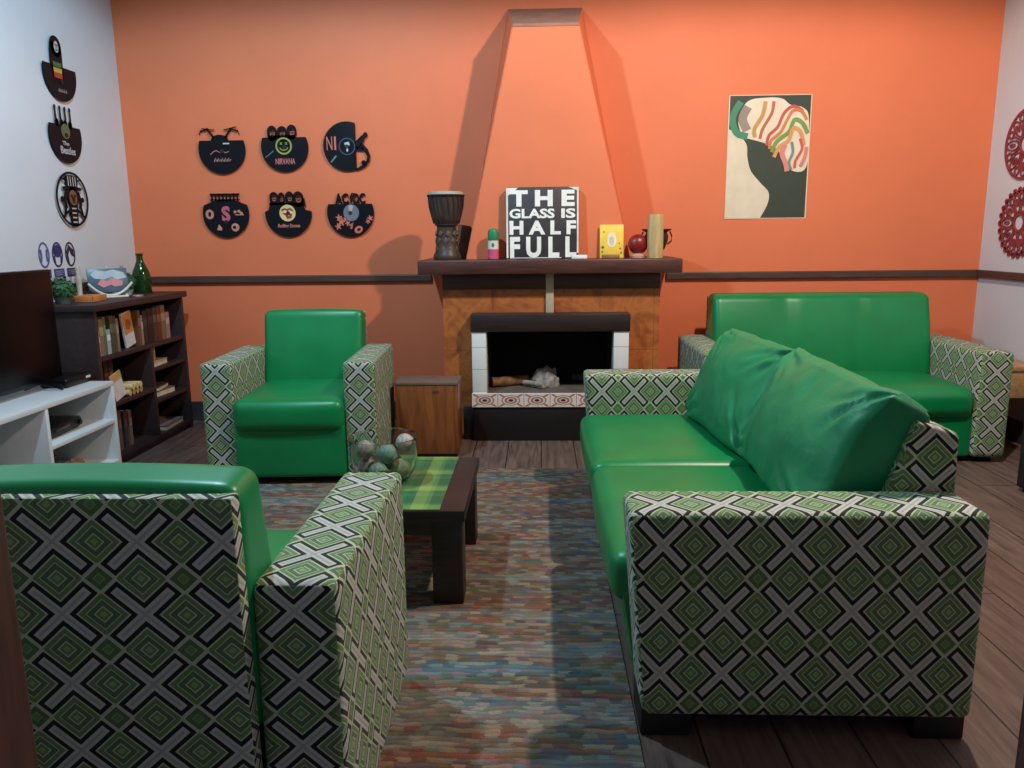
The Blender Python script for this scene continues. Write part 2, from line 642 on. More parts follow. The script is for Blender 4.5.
# doorway lining round the camera's side of the room
jb = box(DXL - .05, DXL, YF - .19, YF + .012, 0, DH, .004)
box(DXR, DXR + .05, YF - .19, YF + .012, 0, DH, .004, bm=jb)
box(DXL - .05, DXR + .05, YF - .19, YF + .012, DH, DH + .05, .004, bm=jb)
struct('trim_1', jb, M['jamb'])
# chair rails (dark strip about waist height) and baseboards
FX0, FX1 = -.60, .725
rl = box(XL, -.695, YB - .028, YB, .918, .963, .006)
box(.80, XR, YB - .028, YB, .918, .963, .006, bm=rl)
struct('trim_2', rl, M['rail'])
struct('trim_3', box(XL, XL + .028, YF, YB - .028, .918, .963, .006), M['rail'])
struct('trim_4', box(XR - .028, XR, YF, YB - .028, .918, .963, .006), M['rail'])
bb = box(XL, FX0, YB - .02, YB, 0, .13, .004)
box(FX1, XR, YB - .02, YB, 0, .13, .004, bm=bb)
struct('baseboard_back', bb, M['baseb'])
struct('baseboard_left', box(XL, XL + .02, YF, YB - .02, 0, .13, .004), M['baseb'])
struct('baseboard_right', box(XR - .02, XR, YF, YB - .02, 0, .13, .004), M['baseb'])

# ------------------------------------------------------------------ fireplace and chimney
fp = thing('fireplace', 'tiled fireplace with dark wooden mantel and black firebox on orange wall', 'fireplace', (0.06, 4.6, 0))
X = lambda x: x - 0.06
Yl = lambda y: y - 4.6
HX0, HX1 = -.315, .425     # firebox opening
sb = box(X(-.575), X(HX0 - .09), Yl(4.6), Yl(YB - .002), 0, .985)
box(X(HX1 + .09), X(.70), Yl(4.6), Yl(YB - .002), 0, .985, bm=sb)
box(X(HX0 - .09), X(HX1 + .09), Yl(4.6), Yl(YB - .002), .755, .985, bm=sb)
obj('surround', sb, M['tile'], fp, False)
obj('mantel_shelf', box(X(-.70), X(.803), Yl(4.47), Yl(YB - .002), .985, 1.066, .008), M['mantel'], fp)
obj('frieze_board', box(X(-.572), X(.697), Yl(4.585), Yl(4.605), .893, .987, .003), M['mantel'], fp)
obj('tile_strip', box(X(.033), X(.079), Yl(4.578), Yl(4.60), .755, .985, .002), C((196, 176, 150), .4), fp, label='pale upright tile strip under the mantel')
obj('lintel_beam', box(X(-.405), X(.518), Yl(4.49), Yl(4.78), .652, .756, .006), M['darkw'], fp)
for (a, b) in ((-.40, HX0), (HX1, .512)):
    obj('tile_pier', box(X(a), X(b), Yl(4.50), Yl(4.62), .28, .655, .003), M['wtile'], fp)
lb = box(X(-.405), X(.517), Yl(4.488), Yl(4.502), .207, .29, .002)
plain_uv(lb, .1152, X(-.405), .207)
for f in lb.faces:
    pass
uvl = lb.loops.layers.uv.verify()
for f in lb.faces:
    for l in f.loops:
        l[uvl].uv = ((l.vert.co.x - X(-.405)) / .1537, (l.vert.co.z - .207) / .083)
obj('border_tile', lb, M['ptile'], fp, False, label='cream border tiles with red-brown motif')
obj('hearth_ledge', box(X(-.403), X(.515), Yl(4.502), Yl(5.03), .20, .285), M['grout'], fp, False)
# firebox liner: back, sides, top
fb = box(X(-.40), X(.51), Yl(5.0), Yl(5.03), .285, .76)
for (x0, y0, x1, y1) in ((HX0 - .085, 4.62, HX0 - .0, 5.0), (HX1 + .0, 4.62, HX1 + .085, 5.0)):
    box(X(x0), X(x1), Yl(y0), Yl(y1), .285, .76, bm=fb)
box(X(-.40), X(.51), Yl(4.78), Yl(5.03), .72, .76, bm=fb)
obj('firebox', fb, M['soot'], fp, False)
ht = box(X(-.40), X(.512), Yl(4.50), Yl(4.62), 0.0, .205, .004)
obj('plinth', ht, M['blackpaint'], fp)
obj('hearth_block', box(X(-.46), X(-.40), Yl(4.53), Yl(4.60), 0, .19, .003), M['blackpaint'], fp)

def chimney():
    ch = thing('chimney_breast', 'tapering orange chimney breast rising above the mantel', 'chimney', (.06, YB, 1.066))
    zf, zb, zt = 1.066, 2.545, 2.37
    pts = dict(a=(-.440, 4.68, zf), b=(.530, 4.68, zf), c=(.222, 4.68, zt), d=(-.150, 4.68, zt),
               e=(-.455, YB - .002, zf), f=(.545, YB - .002, zf), g=(.257, YB - .002, zb), h=(-.189, YB - .002, zb))
    b = bmesh.new()
    V = {k: b.verts.new((p[0] - .06, p[1] - YB, p[2] - 1.066)) for k, p in pts.items()}
    for q in ('abcd', 'bfgc', 'eadh', 'fehg', 'abfe'):
        b.faces.new([V[k] for k in q])
    top = b.faces.new([V[k] for k in 'dcgh'])
    bmesh.ops.recalc_face_normals(b, faces=b.faces[:])
    bmesh.ops.delete(b, geom=[top], context='FACES_ONLY')
    es = [e for e in b.edges if {e.verts[0], e.verts[1]} in ({V['a'], V['d']}, {V['b'], V['c']})]
    bmesh.ops.bevel(b, geom=es, offset=.005, segments=2, affect='EDGES')
    obj('breast', b, M['orange'], ch)
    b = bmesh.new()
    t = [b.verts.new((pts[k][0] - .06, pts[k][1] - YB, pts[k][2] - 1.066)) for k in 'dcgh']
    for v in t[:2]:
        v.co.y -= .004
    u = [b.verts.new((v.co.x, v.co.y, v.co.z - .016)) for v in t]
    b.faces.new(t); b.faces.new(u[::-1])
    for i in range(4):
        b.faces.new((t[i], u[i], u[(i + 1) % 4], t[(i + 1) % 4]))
    obj('sloping_top', b, M['chimtop'], ch, False, label='drab grey-brown sloping top')  # whole top face coloured grey-brown instead of the breast's orange
chimney()

# logs and ash in the firebox
def log(name, p0, p1, r, rgb, label):
    b = bmesh.new()
    p0, p1 = Vector(p0), Vector(p1)
    n = 9
    pts, rad = [], []
    for i in range(n):
        t = i / (n - 1)
        p = p0.lerp(p1, t)
        p += Vector((noise.noise(p * 14), noise.noise(p * 14 + Vector((3, 3, 3))), 0)) * r * .3
        pts.append(p - p0)
        rad.append(r * (1 + .18 * noise.noise(p * 25)))
    tube(pts, rad, 10, b)
    o = obj(name, b, C(rgb, .9, var=.25, scale=30), None)
    o.location = p0
    tag(o, label, 'log', 'logs in the firebox')
log('log', (-.30, 4.70, .318), (-.08, 4.80, .315), .03, (128, 92, 60), 'light brown split log at the near end of the firebox')
log('log', (-.10, 4.74, .310), (.02, 4.63, .312), .016, (150, 140, 130), 'thin pale charred stick in front of the ash heap')
log('log', (.20, 4.86, .318), (.40, 4.80, .318), .028, (60, 50, 46), 'sooty dark log behind the ash heap')
b = bmesh.new()
bmesh.ops.create_icosphere(b, subdivisions=4, radius=1)
for v in b.verts:
    p = v.co.copy()
    k = 1 + .25 * noise.noise(p * 3) + .1 * noise.noise(p * 9)
    v.co = Vector((p.x * .085 * k, p.y * .075 * k, max(-.002, p.z * .11 * k)))
o = obj('ash_heap', b, C((150, 144, 140), .95, var=.2, scale=40))
o.location = (.03, 4.76, .287)
tag(o, 'pale grey heap of ash in the firebox', 'ash')

# ------------------------------------------------------------------ seating
P0 = .146
def feet(root, xs, ys, h, z=0.0, s=.03):
    for x in xs:
        for y in ys:
            obj('foot', box(x - s, x + s, y - s, y + s, z, h, .004), M['black'], root)

def arm_bm(x0, x1, y0, y1, z0, z1, r, P, xc, zc):
    b = softbox(x0, x1, y0, y1, z0, z1, r, 16)
    return unfold_uv(b, P, xc, y0, z1, zc, x0, x1, y1)

def arc_profile_x(bm, crown, hw, zt):
    for v in bm.verts:
        if v.co.z > zt:
            v.co.z += crown * (1 - (v.co.x / hw) ** 2)

def make_armchair():
    t = thing('armchair', '', 'armchair', (0, 0, 0), 0, 'green and patterned armchairs')
    hw = .266
    for s in (-1, 1):
        a, c = (.266, .420) if s > 0 else (-.420, -.266)
        b = arm_bm(a, c, -.36, .318, .035, .60, .018, P0, (a + c) / 2, .270 - P0)
        uv = b.loops.layers.uv.verify()
        for f in b.faces:
            if f.normal.y > .7:
                for l in f.loops:
                    l[uv].uv = ((l.vert.co.x - (a + c) / 2) / P0, (l.vert.co.z - .548) / (P0 * .93))
        obj('armrest', b, M['fabric'], t)
    obj('seat_base', softbox(-hw, hw, -.385, .22, .035, .30, .012, 8, (0, .004, 0)), M['green'], t)
    b = softbox(-hw - .001, hw + .001, -.405, .20, .265, .425, .045, 16, (0, .012, .02))
    obj('seat_cushion', b, M['green'], t)
    # reclined back: a padded slab between two slanted faces
    b = softbox(-hw - .004, hw + .004, -.08, .08, .30, .800, .032, 18)
    for v in b.verts:
        k = (v.co.z - .30) / .50
        yf, yr = .12 + .115 * k, .338 + .012 * k
        w = (v.co.y + .08) / .16
        bul = .022 * max(0, 1 - (v.co.x / hw) ** 2) * max(0, 1 - (2 * k - 1) ** 2) if w < .5 else 0
        v.co.y = yf + (yr - yf) * w - bul
        if v.co.z > .7:
            v.co.z -= .012 * w
    arc_profile_x(b, .008, hw, .74)
    obj('backrest', b, M['green'], t)
    b = softbox(-hw - .002, hw + .002, .322, .360, .035, .778, .006, 12)
    for v in b.verts:
        v.co.y += .012 * (v.co.z - .30) / .50
    unfold_uv(b, P0, .052, .325, .776, .697 - P0 * 5, -hw, hw, .362)
    uv = b.loops.layers.uv.verify()
    for f in b.faces:
        if f.normal.y > .5:
            for l in f.loops:
                l[uv].uv = ((l.vert.co.x - .045) / P0, (l.vert.co.z - .700) / (P0 * .93))
    obj('back_panel', b, M['fabric'], t)
    feet(t, (-.35, .35), (-.30, .30), .036, 0)
    return t

ac = make_armchair()
ac.location = (-1.238, 4.015, 0.010)
ac.rotation_euler = (0, 0, R(3))
ac['label'] = 'green armchair with patterned arms facing us beside the fireplace'
nc = dup(ac, (-.780, 1.585, .010), R(180), 'green armchair seen from behind, its patterned back panel towards us')
nc.scale = (1, 1, .984)

def make_loveseat():
    t = thing('loveseat', 'green loveseat with patterned arms and loose cushions at the rug edge', 'sofa', (.61, 2.69, 0), R(-90))
    HW, AW = .99, .18
    # local: front is -y (towards the rug), +x is the near end
    for s in (-1, 1):
        a, c = (HW - AW, HW) if s > 0 else (-HW, -HW + AW)
        b = softbox(a, c, -.41, .408, .060, .573, .022, 18)
        for v in b.verts:
            if v.co.y < 0:
                v.co.y += .042 * (1 - (v.co.z - .06) / .524)
        bmesh.ops.recalc_face_normals(b, faces=b.faces[:])
        uv = b.loops.layers.uv.verify()
        for f in b.faces:
            n = f.normal
            for l in f.loops:
                q = l.vert.co
                # cloth unfolds from the near side, over the top, down the other side
                if abs(n.x) >= abs(n.z) and abs(n.x) >= abs(n.y):
                    vv = q.z if n.x > 0 else .59 + AW + (.59 - q.z)
                    uu = q.y
                elif abs(n.z) >= abs(n.y):
                    vv = .59 + (c - q.x)
                    uu = q.y
                else:
                    vv = .59 + (c - q.x)
                    uu = (-.41 - (.59 - q.z)) if n.y < 0 else .42 + (.59 - q.z)
                l[uv].uv = ((uu + .33) / P0, (vv - .497) / .160)
        obj('armrest', b, M['fabric'], t)
    b = softbox(-HW + AW - .002, HW - AW + .002, -.405, .30, .075, .30, .015, 10)
    for v in b.verts:
        if v.co.y < 0:
            v.co.y += .036 * (1 - (v.co.z - .07) / .23)
    obj('seat_base', b, M['green'], t)
    # two seat cushions
    half = HW - AW
    for s in (-1, 1):
        x0, x1 = (0.001, half) if s > 0 else (-half, -.001)
        b = softbox(x0, x1, -.43, .25, .255, .397, .045, 16, (0, .008, .022))
        obj('seat_cushion', b, M['green'], t)
    # patterned back, sloping top
    b = softbox(-HW + AW - .01, HW - AW + .01, .26, .42, .075, .75, .015, 14)
    for v in b.verts:
        k = max(0, (v.co.z - .3) / .45)
        w = (v.co.y - .26) / .16
        v.co.y = (.17 + .13 * k) * (1 - w) + w * (.42 - .012 * k)
        if v.co.z > .6:
            v.co.z -= .035 * w
    unfold_uv(b, P0, 0.0, .26, .75, .0, -half, half, .42)
    uv = b.loops.layers.uv.verify()
    for f in b.faces:
        if abs(f.normal.x) > .35:
            for l in f.loops:
                l[uv].uv = ((l.vert.co.y - .35) / P0, (l.vert.co.z - .585) / P0)
    obj('backrest', b, M['fabric'], t)
    for x in (-HW + .09, HW - .09):
        for y in (-.31, .34):
            obj('foot', box(x - .075, x + .075, y - .06, y + .06, 0, .078, .006), M['black'], t)
    obj('base_rail', box(-HW + .06, HW - .06, -.33, .36, .045, .085, .004), M['black'], t)
    return t
make_loveseat()

def make_sofa():
    t = thing('sofa', 'green channel-backed sofa against the orange wall under the poster', 'sofa', (1.642, 4.445, 0))
    HW, AW = .79, .172
    for s in (-1, 1):
        a, c = (HW - AW, HW) if s > 0 else (-HW, -HW + AW)
        obj('armrest', arm_bm(a, c, -.41, .40, .03, .59, .024, P0, (a + c) / 2 + (0 if s < 0 else .0), .339 - P0), M['fabric'], t)
    hw = HW - AW
    obj('seat_base', softbox(-hw, hw, -.39, .25, .03, .27, .012, 10), M['green'], t)
    b = softbox(-hw, hw, -.42, .16, .235, .40, .06, 20, (0, .01, .028))
    obj('seat_cushion', b, M['green'], t)
    # three padded panels in one back cushion
    b = softbox(-hw - .01, hw + .01, -.08, .08, .36, .85, .04, 48)
    for v in b.verts:
        k = (v.co.z - .36) / .49
        yf, yr = .08 + .11 * k, .36
        w = (v.co.y + .08) / .16
        ph = (v.co.x / (hw + .01) + 1) / 2 * 3
        g = abs(ph - round(ph)) if .5 < ph < 2.5 else 1
        groove = .020 * math.exp(-(g / .085) ** 2)
        bul = .02 * max(0, 1 - (2 * k - 1) ** 2)
        v.co.y = yf + (yr - yf) * w + (groove - bul if w < .5 else 0)
    obj('backrest', b, M['green'], t)
    b = softbox(-hw - .005, hw + .005, .345, .385, .03, .83, .01, 8)
    unfold_uv(b, P0, 0, .345, .83, 0, -hw, hw, .385)
    obj('back_panel', b, M['fabric'], t)
    feet(t, (-HW + .08, HW - .08), (-.33, .33), .032, 0, .035)
make_sofa()

def pillow(name, W, H, T, seed, label, loc, eul, sag=0.0):
    """boxed cushion stuffed soft: flat border between two seams, creases running in from the corners"""
    b = softbox(-W / 2, W / 2, -T / 2, T / 2, -H / 2, H / 2, .022, 60, (.012, .055, .012))
    off = Vector((seed * 7.1, seed * 3.3, seed))
    rnd = random.Random(seed)
    folds = []
    for cx, cz in ((-1, -1), (1, -1), (-1, 1), (1, 1)):
        for k in range(3):
            a = math.atan2(-cz * H, -cx * W) + rnd.uniform(-.55, .55)
            folds.append((cx * W / 2 * .96, cz * H / 2 * .96, math.cos(a), math.sin(a), rnd.uniform(.14, .30), rnd.uniform(.012, .020), rnd.uniform(.010, .016)))
    for k in range(4):
        x0, z0 = rnd.uniform(-.3, .3) * W, rnd.choice((-1, 1)) * H * .47
        a = math.atan2(-z0, rnd.uniform(-.2, .2))
        folds.append((x0, z0, math.cos(a), math.sin(a), rnd.uniform(.10, .18), rnd.uniform(.007, .013), rnd.uniform(.010, .018)))
    for v in b.verts:
        u, w = v.co.x / (W / 2), v.co.z / (H / 2)
        p = v.co.copy()
        c = min(1, abs(u)) ** 3 * min(1, abs(w)) ** 3
        v.co.y *= 1 - .35 * c
        v.co.x *= 1 + .02 * c - .03 * (1 - min(1, w * w)) * abs(u)
        v.co.z *= 1 + .025 * c - .03 * (1 - min(1, u * u)) * abs(w)
        d = .016 * noise.noise(p * 4.5 + off) + .005 * noise.noise(p * 13 + off)
        if abs(p.y) > T * .30:
            wob = .012 * noise.noise(p * 9 + off)
            for (x0, z0, dx, dz, L_, dep, wid) in folds:
                rx, rz = p.x - x0, p.z - z0
                al = rx * dx + rz * dz
                if -.02 < al < L_:
                    pe = abs(-rx * dz + rz * dx + wob)
                    k = (1 - max(0, al) / L_)
                    k *= min(1, max(0, 1 - max(abs(u), abs(w))) / .14)
                    d -= dep * k * math.exp(-(pe / wid) ** 2)
                    d += .5 * dep * k * math.exp(-((pe - 2.2 * wid) / wid) ** 2)
        # seam groove where face and border meet
        e = max(abs(u), abs(w))
        n = Vector((p.x * .2, p.y * 2.5, p.z * .2)).normalized() if abs(p.y) > T * .30 else Vector((u if abs(u) > abs(w) else 0, 0, w if abs(w) >= abs(u) else 0)).normalized()
        v.co += n * d
        if sag:
            v.co.z -= sag * max(0, w) * (1 - min(1, u * u))
    t = thing(name, label, 'cushion', loc, 0, 'loose green cushions on the loveseat')
    t.rotation_euler = eul
    obj('cover', b, M['satin'], t, True, 85)
    pts = []
    for sgn in (-1,):
        ring = []
        for k in range(72):
            a = 2 * PI * k / 72
            cx, cz = math.cos(a) * W, math.sin(a) * H
            m_ = max(abs(cx) / (W / 2), abs(cz) / (H / 2))
            x, z = cx / m_ * 1.0, cz / m_ * 1.0
            ring.append((x * .985, sgn * T * .49, z * .985))
    return t
# cushion frame: x along the sofa, z up the lean, -y is the front face
def cushion_rot(lean, yaw, roll=0):
    return (Matrix.Rotation(R(-90 + yaw), 3, 'Z') @ Matrix.Rotation(R(-lean), 3, 'X') @ Matrix.Rotation(R(roll), 3, 'Y')).to_euler('XYZ')
pillow('loose_cushion', .83, .41, .17, 3, 'plump green satin cushion leaning at the near end of the loveseat', (.832, 2.315, .60), cushion_rot(27, -2, 0))
pillow('loose_cushion', .70, .42, .16, 8, 'creased green satin cushion behind the other one on the loveseat', (.815, 3.08, .583), cushion_rot(27, 6, 0))

# ------------------------------------------------------------------ rug, coffee table
rb = softbox(-1.0, 1.0, -1.22, 1.35, 0, .010, .004, 10)
o = obj('rug', rb, M['rug'])
o.location = (-.765, 2.56, 0)
tag(o, 'multicoloured woven rag rug on the dark boards between the seats', 'rug')

ct = thing('coffee_table', 'low dark wooden coffee table with thick square legs on the rug', 'table', (-.46, 2.68, .010))
obj('tabletop', box(-.215, .215, -.31, .31, .285, .325, .004), M['darkw'], ct)
ap = box(-.201, .201, -.296, -.275, .235, .287, .002)
box(-.201, .201, .275, .296, .235, .287, .002, bm=ap)
box(-.201, -.18, -.275, .275, .235, .287, .002, bm=ap)
box(.18, .201, -.275, .275, .235, .287, .002, bm=ap)
obj('apron', ap, M['darkw'], ct)
for sx in (-1, 1):
    for sy in (-1, 1):
        cx, cy = sx * .155, sy * .25
        obj('leg', box(cx - .05, cx + .05, cy - .05, cy + .05, 0, .286, .004), M['darkw'], ct)
b = box(-.14, .14, -.305, .305, 0, .003, .001)
o = obj('table_runner', b, M['plaid'])
o.location = (-.465, 2.68, .3352)
tag(o, 'green and yellow plaid cloth lying along the coffee table', 'cloth')

# glass bowl of decorative balls
BX, BY, BZ = -.565, 2.70, .3385
prof = [(0, 0), (.07, 0), (.095, .01), (.112, .04), (.120, .09), (.122, .15), (.125, .158), (.121, .158), (.117, .15), (.115, .09), (.107, .043), (.09, .016), (.068, .007), (0, .007)]
o = obj('glass_bowl', lathe(prof, 48), M['glass'])
o.location = (BX, BY, BZ)
tag(o, 'clear glass bowl holding decorative balls on the coffee table', 'bowl')
def ball(p, r, rgb, label, seed, rgb2=None):
    t = NT('ball_%d' % seed)
    f = t.noise(t.coord(), 30, 5, 0.6, 1.0)
    c2 = rgb2 or tuple(int(v * .6) for v in rgb)
    t.base(t.ramp(f, [(0.35, lin(c2)), (0.6, lin(rgb))]))
    t.rough(.6)
    t.bump(f, .3, .004)
    b = bmesh.new()
    bmesh.ops.create_uvsphere(b, u_segments=24, v_segments=16, radius=r)
    for v in b.verts:
        v.co *= 1 + .03 * noise.noise(v.co * 40 + Vector((seed, 0, 0)))
    o = obj('decorative_ball', b, t.m)
    o.location = p
    tag(o, label, 'ball', 'decorative balls in the glass bowl')
r = .034
ball((BX + .062, BY - .020, BZ + .045), r, (176, 160, 118), 'beige mottled decorative ball low in the glass bowl', 1, (120, 96, 60))
ball((BX - .010, BY - .068, BZ + .045), r, (120, 140, 118), 'greenish grey ball low at the front of the glass bowl', 2)
ball((BX - .064, BY - .002, BZ + .045), r, (150, 146, 136), 'dull grey ball low beside the armchair arm', 3)
ball((BX + .02, BY + .060, BZ + .045), r, (110, 96, 70), 'brown ball low at the back of the glass bowl', 4)
ball((BX + .018, BY - .030, BZ + .100), r, (122, 150, 142), 'teal grey ball resting in the middle of the glass bowl', 5, (80, 104, 100))
ball((BX + .072, BY + .03, BZ + .125), r, (188, 182, 168), 'pale grey speckled ball on top of the glass bowl pile', 6, (130, 124, 116))
ball((BX - .062, BY - .024, BZ + .115), r, (146, 146, 138), 'stone grey ball on top beside the armchair arm', 7)

# ------------------------------------------------------------------ wooden box by the fireplace
wb = thing('wooden_box', 'varnished brown wooden box standing beside the fireplace', 'box', (-.622, 4.245, 0))
bx = box(-.17, -.152, -.10, .10, .02, .405, .002)
box(.152, .17, -.10, .10, .02, .405, .002, bm=bx)
box(-.152, .152, -.10, -.082, .02, .405, .002, bm=bx)
box(-.152, .152, .082, .10, .02, .405, .002, bm=bx)
box(-.152, .152, -.082, .082, .02, .04, bm=bx)
obj('body', bx, M['boxwood'], wb)
obj('lid', box(-.174, .174, -.104, .104, .405, .424, .004), M['boxtop'], wb)
obj('plinth', box(-.16, .16, -.09, .09, 0, .022, .002), M['darkw'], wb)
for dx in (.045, .065):
    obj('silver_dot', cyl(.006, .005, 0, .01, 10, M=Matrix.Translation((dx, -.098, .375)) @ Matrix.Rotation(R(90), 4, 'X')), M['silver'], wb)  # two small silver dots high on the box front

# ------------------------------------------------------------------ mantel things
MZ = 1.0665
# goblet drum
dr = thing('djembe_drum', 'carved dark goblet drum at the end of the mantel', 'drum', (-.545, 4.63, MZ))
prof = [(0, 0), (.078, 0), (.082, .012), (.078, .03), (.068, .05), (.064, .09), (.060, .13), (.057, .18), (.058, .195), (.072, .21), (.084, .24), (.092, .29), (.097, .34), (.100, .375), (.094, .38), (.0, .372)]
obj('shell', lathe(prof, 40), wood('carved_drum_wood', (42, 30, 28), (76, 56, 48), .45, 'Z', 8), dr)
obj('skin', lathe([(0, .388), (.09, .388), (.102, .384), (.104, .37), (.101, .366)], 40), C((176, 166, 150), .7), dr, label='pale drum skin')
rp = bmesh.new()
for k in range(18):
    a = 2 * PI * k / 18
    a2 = a + PI / 18
    tube([(.105 * math.cos(a), .105 * math.sin(a), .37), (.0985 * math.cos((a + a2) / 2), .0985 * math.sin((a + a2) / 2), .30), (.075 * math.cos(a2), .075 * math.sin(a2), .208)], .003, 6, rp)
tube([(.106 * math.cos(2 * PI * k / 36), .106 * math.sin(2 * PI * k / 36), .366) for k in range(36)], .005, 6, rp, True)
tube([(.064 * math.cos(2 * PI * k / 36), .064 * math.sin(2 * PI * k / 36), .2) for k in range(36)], .005, 6, rp, True)
obj('rope', rp, C((40, 32, 30), .8), dr)
cv = bmesh.new()
for k in range(9):
    a = 2 * PI * k / 9
    for zz in (.06, .11, .15):
        box(-.012, .012, -.004, .004, -.014, .014, .003, 2, cv, Matrix.Translation((.063 * math.cos(a + zz * 5), .063 * math.sin(a + zz * 5), zz)) @ Matrix.Rotation(a + zz * 5 + PI / 2, 4, 'Z') @ Matrix.Rotation(R(35), 4, 'Y'))
obj('carving', cv, C((92, 78, 70), .45), dr, label='carved grey-brown relief on the foot')

# grey slab leaning behind the drum
b = plate([(-.05, 0), (.045, 0), (.05, .16), (.02, .195), (-.05, .205)], -.012, .012)
bmesh.ops.bevel(b, geom=b.edges[:], offset=.004, segments=2, affect='EDGES')
o = obj('stone_slab', b, C((104, 88, 80), .8, var=.2))
o.location = (-.445, 4.80, MZ)
o.rotation_euler = (R(-6), 0, 0)
tag(o, 'grey-brown stone slab leaning behind the goblet drum', 'slab')

# small plastic bottle
bt = thing('plastic_bottle', 'small bottle with green cap, white middle and pink base on the mantel', 'bottle', (-.272, 4.60, MZ))
obj('base', lathe([(0, 0), (.028, 0), (.032, .004), (.032, .058), (0, .058)], 28), C((206, 84, 118), .35), bt, label='pink base')
obj('body', lathe([(0, .0582), (.031, .0582), (.031, .108), (0, .108)], 28), C((226, 222, 214), .4), bt, label='white middle')
obj('cap', lathe([(0, .1082), (.032, .1082), (.032, .15), (.027, .168), (.015, .176), (0, .177)], 28), C((30, 130, 84), .35), bt, label='green cap')
obj('motif', plate(ell(0, .082, .008, .012, 12), -.0325, -.030), C((40, 130, 84), .5), bt)

# word block
sg = thing('word_sign', 'black block sign with white words standing on the mantel', 'sign', (.014, 4.62, MZ), rx=R(-3))
obj('board', box(-.207, .207, -.02, .02, 0, .408, .004), C((52, 48, 52), .55, var=.15), sg)
eb = box(-.209, -.198, -.0225, .0, .004, .404, .002)
box(.199, .209, -.0225, .0, .03, .404, .002, bm=eb)
plate([(-.205, .404), (-.14, .404), (-.198, .36)], -.0215, -.0195, eb)
plate([(.15, .406), (.205, .406), (.205, .385)], -.0215, -.0195, eb)
box(-.19, .11, -.0225, -.0195, .003, .007, bm=eb)
obj('worn_edge', eb, C((226, 222, 214), .6), sg, False, label='white paint worn round the edge')
wt = C((236, 234, 230), .55, var=.04)
for (txt, w, h, cx, cz, bo) in (('T H E', .372, .092, .0, .344, .05), ('GLASS', .262, .055, -.060, .258, .035), ('IS', .082, .055, .150, .258, .035), ('H A L F', .385, .080, .002, .178, .045), ('F U L L', .385, .120, .004, .066, .045)):
    obj('lettering', lettering(txt, w, h, .004, cx, cz, bo, -.0205), wt, sg, False)

# chalk, card, small wooden rest, red ball, dark pot, bamboo
b = box(-.045, .045, -.014, .014, 0, .022, .004)
o = obj('chalk_eraser', b, C((236, 236, 238), .6))
o.location = (.225, 4.545, MZ)
o.rotation_euler = (0, 0, R(4))
tag(o, 'small white block lying in front of the word sign', 'block')

yc = thing('yellow_card', 'yellow card with a white oval on the mantel', 'card', (.418, 4.64, MZ), rx=R(-5))
obj('panel', box(-.069, .069, -.004, .004, .0, .192, .002), C((246, 204, 78), .5), yc)
obj('oval', plate(ell(0, .105, .027, .042, 24), -.0055, -.0035), C((244, 236, 214), .5), yc, label='white oval')
obj('inner_oval', plate(ell(0, .098, .014, .026, 20), -.0065, -.0045), C((216, 200, 176), .5), yc)
for (x, z, q) in ((-.052, .062, .008), (-.055, .036, .005), (.05, .055, .005), (.044, .085, .004), (-.046, .15, .004), (.055, .03, .005)):
    obj('spot', plate(ell(x, z, q, q, 12), -.0055, -.0035), C((120, 84, 40), .5), yc, False)
o = obj('wooden_rest', box(-.05, .05, -.018, .018, 0, .022, .005), C((150, 100, 66), .5))
o.location = (.405, 4.56, MZ)
tag(o, 'small brown wooden rest lying before the yellow card', 'rest')

rc = thing('red_ornament', 'dark red round ornament on a small pinkish foot beside the yellow card', 'ornament', (.570, 4.635, MZ))
b = bmesh.new()
bmesh.ops.create_uvsphere(b, u_segments=28, v_segments=18, radius=.058)
b.transform(Matrix.Translation((0, 0, .078)) @ Matrix.Diagonal((1, .8, 1, 1)))
obj('globe', b, C((132, 26, 30), .35), rc)
obj('stand', lathe([(0, 0), (.042, 0), (.044, .014), (.03, .024), (.022, .026), (0, .026)], 24), C((196, 150, 128), .5), rc, label='pinkish foot')

pt = thing('iron_pot', 'small black pot with wide rim behind the bamboo cylinder', 'pot', (.690, 4.735, MZ))
obj('bowl', lathe([(0, 0), (.03, 0), (.034, .012), (.026, .025), (.05, .05), (.066, .09), (.070, .125), (.060, .145), (.086, .158), (.086, .165), (.054, .148), (.062, .12), (.05, .07), (0, .04)], 32), C((38, 28, 28), .45), pt)
for s in (-1, 1):
    obj('handle', tube([(s * .066, 0, .075), (s * .088, 0, .095), (s * .09, 0, .125), (s * .078, 0, .15)], .0045, 8), C((38, 28, 28), .45), pt)
b = lathe([(0, 0), (.045, 0), (.046, .01), (.045, .236), (.044, .244), (.036, .244), (.035, .23), (0, .23)], 32)
o = obj('bamboo_cylinder', b, wood('pale_bamboo', (176, 148, 96), (206, 182, 132), .45, 'Z', 5))
o.location = (.662, 4.585, MZ)
tag(o, 'pale bamboo cylinder standing at the end of the mantel', 'cylinder')

# ------------------------------------------------------------------ poster (plain wavy design) on the wall
po = thing('poster', 'unframed poster with dark mass and coloured waves on the orange wall', 'poster', (1.408, YB - .0015, 1.66), R(0.6))
W2, H2 = .252, .369
obj('sheet', plate([(-W2, -H2), (W2, -H2), (W2 - .002, H2), (-W2, H2)], -.0012, 0), C((222, 208, 184), .6, var=.03), po, False)
def smooth(pts, k=6):
    out = []
    n = len(pts)
    for i in range(n - 1):
        p0, p1, p2, p3 = pts[max(0, i - 1)], pts[i], pts[i + 1], pts[min(n - 1, i + 2)]
        for j in range(k):
            t = j / k
            out.append(tuple(.5 * (2 * p1[c] + (p2[c] - p0[c]) * t + (2 * p0[c] - 5 * p1[c] + 4 * p2[c] - p3[c]) * t * t + (3 * p1[c] - p0[c] - 3 * p2[c] + p3[c]) * t ** 3) for c in (0, 1)))
    return out + [pts[-1]]
